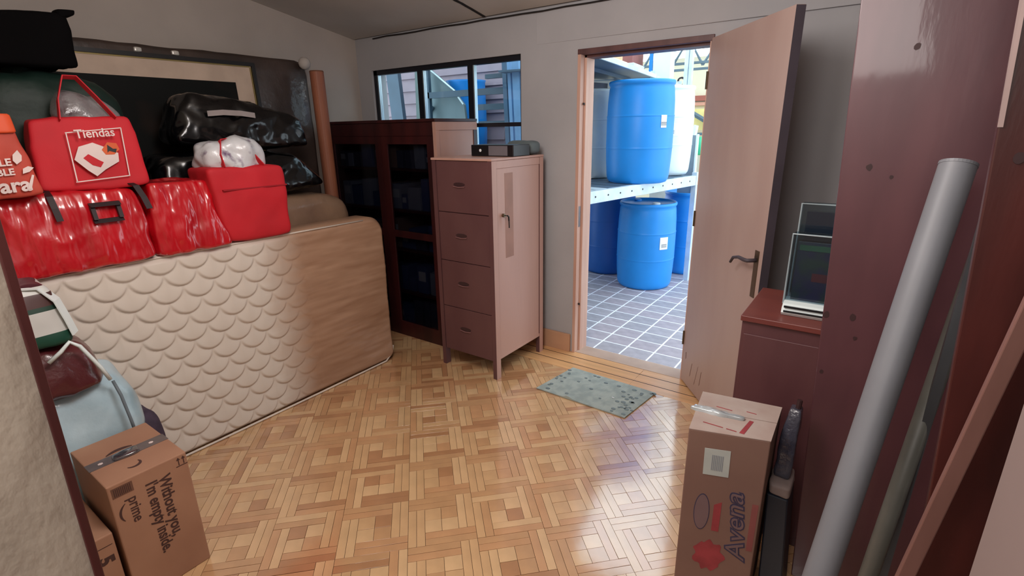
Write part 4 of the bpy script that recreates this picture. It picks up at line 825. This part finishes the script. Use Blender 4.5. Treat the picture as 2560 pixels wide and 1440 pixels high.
for i in range(90):
    u_ = rp.random(); 
    if .12 < u_ < .80 and rp.random() < .75: continue
    v_ = rp.uniform(.05, .95); c = q[0].lerp(q[1], u_).lerp(q[3].lerp(q[2], u_), v_); a = rp.uniform(.008, .016); b_ = a*.7
    n = 10; top = [c+Vector((a*math.cos(2*PI*k/n), b_*math.sin(2*PI*k/n), .0105)) for k in range(n)]; bot = [Vector((p.x, p.y, .007)) for p in top]
    peb.add(bot+top, [tuple(range(n, 2*n))]+[(k, (k+1) % n, (k+1) % n+n, k+n) for k in range(n)])
peb.build('pebble_mark', mat('pebble_dark', (112, 126, 128), .7), dm)['kind'] = 'stuff'
MB().box(-1.115, -1.10, 2.56, 2.566, .0105, .0115).build('white_fleck', m_paper, dm)

# avena carton
AV = thing('avena_carton', (-.26, 1.6, 0), 'tall brown carton printed Avena with torn tape on top, at the right', 'box')
p = [(-.366, 1.441), (-.144, 1.507), (-.149, 1.736), (-.397, 1.701)]; h = .66
MB().hexa([(x, y, 0) for x, y in p]+[(x, y, h) for x, y in p]).build('carton_body', [mat('carton_dull_brown', (132, 102, 90), .75, col2=(122, 92, 82), scale=3)], AV, bevel=.003)
pm_ = [((p[0][0]+p[3][0])/2, (p[0][1]+p[3][1])/2), ((p[1][0]+p[2][0])/2, (p[1][1]+p[2][1])/2)]
m_top = mat('carton_top_pale', (178, 164, 156), .75, col2=(158, 132, 122), scale=5)
def flap(q_, z0, z1): MB().hexa([(x, y, z0) for x, y in q_]+[(x, y, z1) for x, y in q_]).build('top_flap', m_top, AV)
flap([p[0], p[1], (pm_[1][0], pm_[1][1]-.002), (pm_[0][0], pm_[0][1]-.002)], h, h+.002); flap([(pm_[0][0], pm_[0][1]+.002), (pm_[1][0], pm_[1][1]+.002), p[2], p[3]], h, h+.0025)
fu = (Vector((p[1][0], p[1][1], 0))-Vector((p[0][0], p[0][1], 0))).normalized(); fo = Vector((p[0][0], p[0][1], 0)); fn = fu.cross(Vector((0, 0, 1)))
def onf(a, z, e=.0004): return fo+fu*a+Vector((0, 0, z))+fn*e
m_avi = mat('avena_ink', (58, 52, 78), .7); m_avl = mat('avena_fill', (116, 92, 94), .7); m_red = mat('faded_red_ink', (150, 56, 62), .75, var=.2, scale=20)
tu = Vector((0, 0, 1))-fu*.11
text('lettering', 'Avena', m_avi, AV, onf(.206, .205, .0004), tu, -fu-Vector((0, 0, .11)), .080, .0005, sx=1.28, shear=.2, offset=.0035)
text('lettering', 'Avena', m_avl, AV, onf(.206, .205, .0014), tu, -fu-Vector((0, 0, .11)), .080, .0005, sx=1.28, shear=.2, offset=-.0006)
MB().frame_box(onf(.054, .508), fu+Vector((0, 0, .03)), fn, Vector((-.02*fu.x, -.02*fu.y, 1)), .075, .0008, .095).build('address_label', mat('label_grey_white', (176, 182, 178), .7), AV)
for i in range(7): MB().frame_box(onf(.076+i*.005, .528, .0014), fu, fn, (0, 0, 1), .0028, .0004, .055).build('label_print', mat('label_ink', (130, 136, 144), .7), AV)
poly('red_splash', [(.046*(1+.16*math.cos(7*a))*math.cos(a), .058*(1+.13*math.sin(9*a))*math.sin(a)) for a in [2*PI*k/40 for k in range(40)]], m_red, AV, onf(.098, .198), fu, (0, 0, 1), th=.0005)
ring_ = [(.024*math.cos(2*PI*k/28), .070*math.sin(2*PI*k/28)) for k in range(28)]
poly('logo_disc', ring_, m_avi, AV, onf(.063, .365), fu, (0, 0, 1), th=.0005)
poly('logo_disc', [(a*.9, b_*.95) for a, b_ in ring_], m_avl, AV, onf(.063, .365, .0012), fu, (0, 0, 1), th=.0004)
poly('red_bar', [(0, 0), (.022, .0), (.022, .115), (.0, .10)], m_red, AV, onf(.098, .30), fu, (0, 0, 1), th=.0005)
poly('red_bar', [(0, 0), (.018, .0), (.018, .18), (.0, .18)], mat('faint_red_ink', (134, 74, 72), .75), AV, onf(.207, .25), fu, (0, 0, 1), th=.0005)
t0, t1 = Vector((pm_[0][0]-.012, pm_[0][1], h)), Vector((pm_[0][0]+.14, pm_[0][1]+.012, h))
tp = MB().soft([t0+Vector(v) for v in ((0, -.014, .001), )]+[t1+Vector((0, -.008, .001)), t1+Vector((0, .008, .001)), t0+Vector((0, .014, .001)), t0+Vector((0, -.014, .014)), t1+Vector((0, -.008, .012)), t1+Vector((0, .008, .012)), t0+Vector((0, .014, .014))], n=18, puff=0, amp=.010, sc=22, round_=.3, seed=3, ridge=.01, rs=30)
tp.build('torn_tape', mat('shiny_tape', (196, 206, 210), .12, .3, var=.3, scale=20, coat=.8), AV, smooth=True)
for (x, y, l) in ((-.33, 1.62, .05), (-.34, 1.50, .06), (-.24, 1.64, .03), (-.27, 1.50, .03)): MB().box(x, x+l, y, y+.004, h+.0025, h+.003).build('top_print', m_red, AV)
MB().hexa([(-.232, 1.50, h+.0025), (-.218, 1.50, h+.0025), (-.208, 1.59, h+.0025), (-.220, 1.59, h+.0025), (-.232, 1.50, h+.003), (-.218, 1.50, h+.003), (-.208, 1.59, h+.003), (-.220, 1.59, h+.003)]).build('top_print', m_red, AV)
# low cabinet
lc = thing('low_cabinet', (-.1, 2.12, 0), 'low red-brown wooden cabinet beside the open door with display holders on top', 'cabinet')
m_lc = mat('low_cabinet_wood', (92, 56, 58), .45, col2=(78, 44, 48), scale=2.5, stretch=(3, 3, .8))
m_lct = mat('low_cabinet_top', (120, 60, 52), .4, col2=(104, 50, 46), scale=2.5, stretch=(1, 3, 1))
MB().box(-.335, .30, 1.912, 2.30, 0, .878).build('carcass', m_lc, lc, bevel=.002); MB().box(-.340, .302, 1.90, 2.305, .8785, .90).build('top_board', m_lct, lc, bevel=.003)
MB().box(-.325, .28, 1.906, 1.912, .04, .83).build('front_panel', m_lc, lc, bevel=.002)
# holders
def holder(x0, x1, y, zb, zt, label, colr):
    t = thing('display_holder', (x0, y, zb), label, 'display holder', 'acrylic display holders on the low cabinet')
    MB().box(x0, x1, y, y+.004, zb+.03, zt).build('front_pane', m_acryl, t); MB().box(x0, x1, y+.05, y+.054, zb+.03, zt).build('back_pane', m_acryl, t)
    MB().box(x0, x0+.004, y+.004, y+.05, zb+.03, zt).build('side_pane', m_acryl, t)
    r_ = MB(); r_.tube([(x0, y-.001, zb+.03), (x0, y-.001, zt), (x1, y-.001, zt)], .0035, 6); r_.build('rim', mat('acryl_rim', (150, 166, 172), .2), t)
    MB().box(x0+.018, x1, y+.02, y+.03, zb+.035, zt-.03).build('leaflet', colr, t); return t
m_leaf = mat('leaflet_mix', (40, 70, 66), .5, col2=(36, 44, 84), scale=14, lo=.4, hi=.6)
t = holder(-.225, -.03, 2.03, .9, 1.19, 'front clear acrylic display holder with leaflets on a white curved foot', m_leaf)
MB().box(-.20, -.04, 2.048, 2.0495, 1.13, 1.15).build('leaflet_strip', mat('leaflet_green', (50, 110, 84), .5), t)
MB().box(-.15, -.04, 2.048, 2.0495, 1.02, 1.05).build('leaflet_strip', mat('leaflet_red', (120, 44, 56), .5), t)
ft = MB()
prof = [(1.985, .901), (1.975, .912), (1.98, .928), (2.0, .94), (2.03, .944), (2.085, .944), (2.085, .901)]
nn_ = len(prof); ft.add([(-.222, y, z) for y, z in prof]+[(-.02, y, z) for y, z in prof], [tuple(range(nn_)), tuple(range(nn_, 2*nn_))[::-1]]+[(k, k+nn_, (k+1) % nn_+nn_, (k+1) % nn_) for k in range(nn_)])
ft.build('foot', m_white, t)
for z in (.915, .932): MB().box(-.215, -.03, 1.972, 1.98, z, z+.006).build('foot_slot', m_black, t)
holder(-.222, -.03, 2.13, .901, 1.285, 'rear taller dark display holder behind the front acrylic one', mat('leaflet_navy', (34, 40, 62), .5))

# tall red board 1
m_board = mat('red_stained_board', (92, 55, 60), .42, col2=(74, 42, 48), scale=2.0, stretch=(2.5, 2.5, .7), bump=.08, bscale=5, coat=.25)
bd = thing('tall_red_board', (.2, 1.76, 0), 'tall wide red-stained board with knots standing right of the Avena carton', 'board')
MB().hexa([(-.040, 1.76, 0), (.58, 1.76, 0), (.58, 1.785, 0), (-.040, 1.785, 0), (-.138, 1.82, 2.2), (.48, 1.82, 2.2), (.48, 1.845, 2.2), (-.138, 1.845, 2.2)]).build('board_face', m_board, bd, bevel=.003)
m_knot = mat('dark_knot', (52, 26, 28), .6); m_pale = mat('pale_wear', (124, 84, 90), .4, col2=(108, 66, 72), scale=9, stretch=(2, 2, .6))
def onb(x, z, e=.0): return Vector((x, 1.76+.06*z/2.2-e, z))
for x, z, a in ((-.075, .99, .010), (-.035, 1.44, .008), (-.005, .995, .009), (.01, .93, .006), (.02, 1.415, .005), (.02, 1.75, .008), (-.06, .80, .006)):
    poly('knot', [(a*math.cos(2*PI*k/10)*rr.uniform(.7, 1.1), a*1.3*math.sin(2*PI*k/10)*rr.uniform(.7, 1.1)) for k in range(10)], m_knot, bd, onb(x, z, .0004), (1, 0, 0), (0, .027, 1), th=.0006)
# tubes
t = thing('large_white_tube', (-.02, 1.07, 0), 'thick off-white tube leaning against the tall red board', 'tube', 'tubes leaning at the right')
e0, e1 = Vector((-.022, 1.067, .02)), Vector((.141, 1.62, 1.463)); ax_ = (e1-e0).normalized()
m_tube = mat('offwhite_tube', (118, 120, 126), .5, var=.06)
MB().tube([e0, e1], [.033, .037], 32, cap=False).build('tube_body', m_tube, t, smooth=True); MB().tube([e1-ax_*.004, e1+ax_*.003], .038, 32).build('end_cap', m_tube, t)
t = thing('thin_grey_tube', (.1, 1.3, 0), 'thinner grey tube leaning behind the thick tube', 'tube', 'tubes leaning at the right')
m_t2 = mat('grey_green_tube', (104, 104, 98), .5, var=.15, scale=8)
MB().tube([(.098, 1.30, .0), (.218, 1.6, 1.26)], .0205, 20).build('tube_body', m_t2, t, smooth=True); MB().tube([(.125, 1.368, .30), (.13, 1.379, .35)], .0235, 20).build('coupling', mat('coupling_dark', (92, 88, 82), .6), t)
t = thing('metal_profile', (.17, 1.45, 0), 'slim dark metal profile leaning beside the near red board', 'metal bar')
MB().hexa([(.155, 1.46, 0), (.175, 1.46, 0), (.175, 1.48, 0), (.155, 1.48, 0), (.193, 1.50, 1.52), (.213, 1.50, 1.52), (.213, 1.52, 1.52), (.193, 1.52, 1.52)]).build('profile_body', mat('dull_grey_profile', (86, 88, 92), .4, .4), t); MB().box(.15, .18, 1.455, 1.485, 0, .02).build('profile_foot', m_black, t)
# near board and batten
nbd = thing('near_red_board', (.3, 1.2, 0), 'near dark red wooden board with a pale lit edge at the right side', 'board')
m_nb = mat('near_board_red', (78, 32, 28), .4, col2=(52, 20, 18), scale=2.5, stretch=(3, 3, .6), bump=.1, coat=.2)
MB().hexa([(.225, 1.20, 0), (.62, 1.20, 0), (.62, 1.225, 0), (.225, 1.225, 0), (.112, 1.22, 2.2), (.50, 1.22, 2.2), (.50, 1.245, 2.2), (.112, 1.245, 2.2)]).build('board_face', m_nb, nbd, bevel=.003)
m_le = mat('pale_board_edge', (150, 128, 124), .5)
MB().hexa([(.149-.004, 1.214, 1.55), (.149+.003, 1.212, 1.55), (.149+.003, 1.216, 1.55), (.149-.004, 1.218, 1.55), (.105, 1.219, 2.2), (.117, 1.217, 2.2), (.117, 1.222, 2.2), (.105, 1.223, 2.2)]).build('lit_edge', m_le, nbd)  # pale strip: light on the rounded edge put into the colour
poly('knot', [(.008*math.cos(2*PI*k/10), .010*math.sin(2*PI*k/10)) for k in range(10)], m_knot, nbd, (.182, 1.2125, 1.50), (1, 0, 0), (0, .01, 1), th=.0006)
t = thing('pink_batten', (.07, 1.0, 0), 'long pinkish wooden batten leaning in front of the near red board', 'batten')
m_bt = mat('pinkish_batten', (130, 92, 84), .55, col2=(114, 78, 70), scale=3, stretch=(4, 4, .6))
MB().hexa([(.056, 1.0, 0), (.080, 1.0, 0), (.080, 1.018, 0), (.056, 1.018, 0), (.262, 1.03, 1.85), (.286, 1.03, 1.85), (.286, 1.048, 1.85), (.262, 1.048, 1.85)]).build('batten_body', m_bt, t, bevel=.002)
MB().hexa([(.0605, .9995, .02), (.0635, .9995, .02), (.0635, 1.001, .02), (.0605, 1.001, .02), (.0695, 1.0008, .1), (.0725, 1.0008, .1), (.0725, 1.002, .1), (.0695, 1.002, .1)]).build('batten_split', m_knot, t)
# between carton and board
t = thing('navy_bin', (-.1, 1.66, 0), 'narrow navy bin with white cloth on top wedged between carton and board', 'bin')
MB().hexa([(-.126, 1.60, 0), (-.050, 1.60, 0), (-.050, 1.73, 0), (-.126, 1.73, 0), (-.142, 1.60, .415), (-.080, 1.60, .415), (-.080, 1.74, .415), (-.142, 1.74, .415)]).build('bin_body', mat('navy_plastic', (22, 30, 44), .5), t, bevel=.005)
MB().sbox(-.143, -.078, 1.595, 1.735, .4155, .46, n=10, puff=0, amp=.006, sc=18, round_=.3).build('white_cloth', mat('white_cloth', (140, 124, 120), .8), t, smooth=True)
t = thing('film_roll', (-.12, 1.7, .46), 'crumpled clear plastic film rolled behind the Avena carton', 'film')
MB().soft([(-.138, 1.64, .465), (-.088, 1.64, .465), (-.088, 1.71, .465), (-.138, 1.71, .465), (-.125, 1.68, .69), (-.088, 1.68, .69), (-.088, 1.73, .69), (-.125, 1.73, .69)], n=12, puff=0, amp=.008, sc=14, round_=.25, ridge=.014).build('film_body', mat('grey_film', (70, 70, 80), .25, col2=(44, 44, 58), scale=12, bump=.5, coat=.6), t, smooth=True)
MB().tube([(-.11, 1.68, .47), (-.100, 1.705, .72)], .008, 8).build('film_core', m_knot, t)
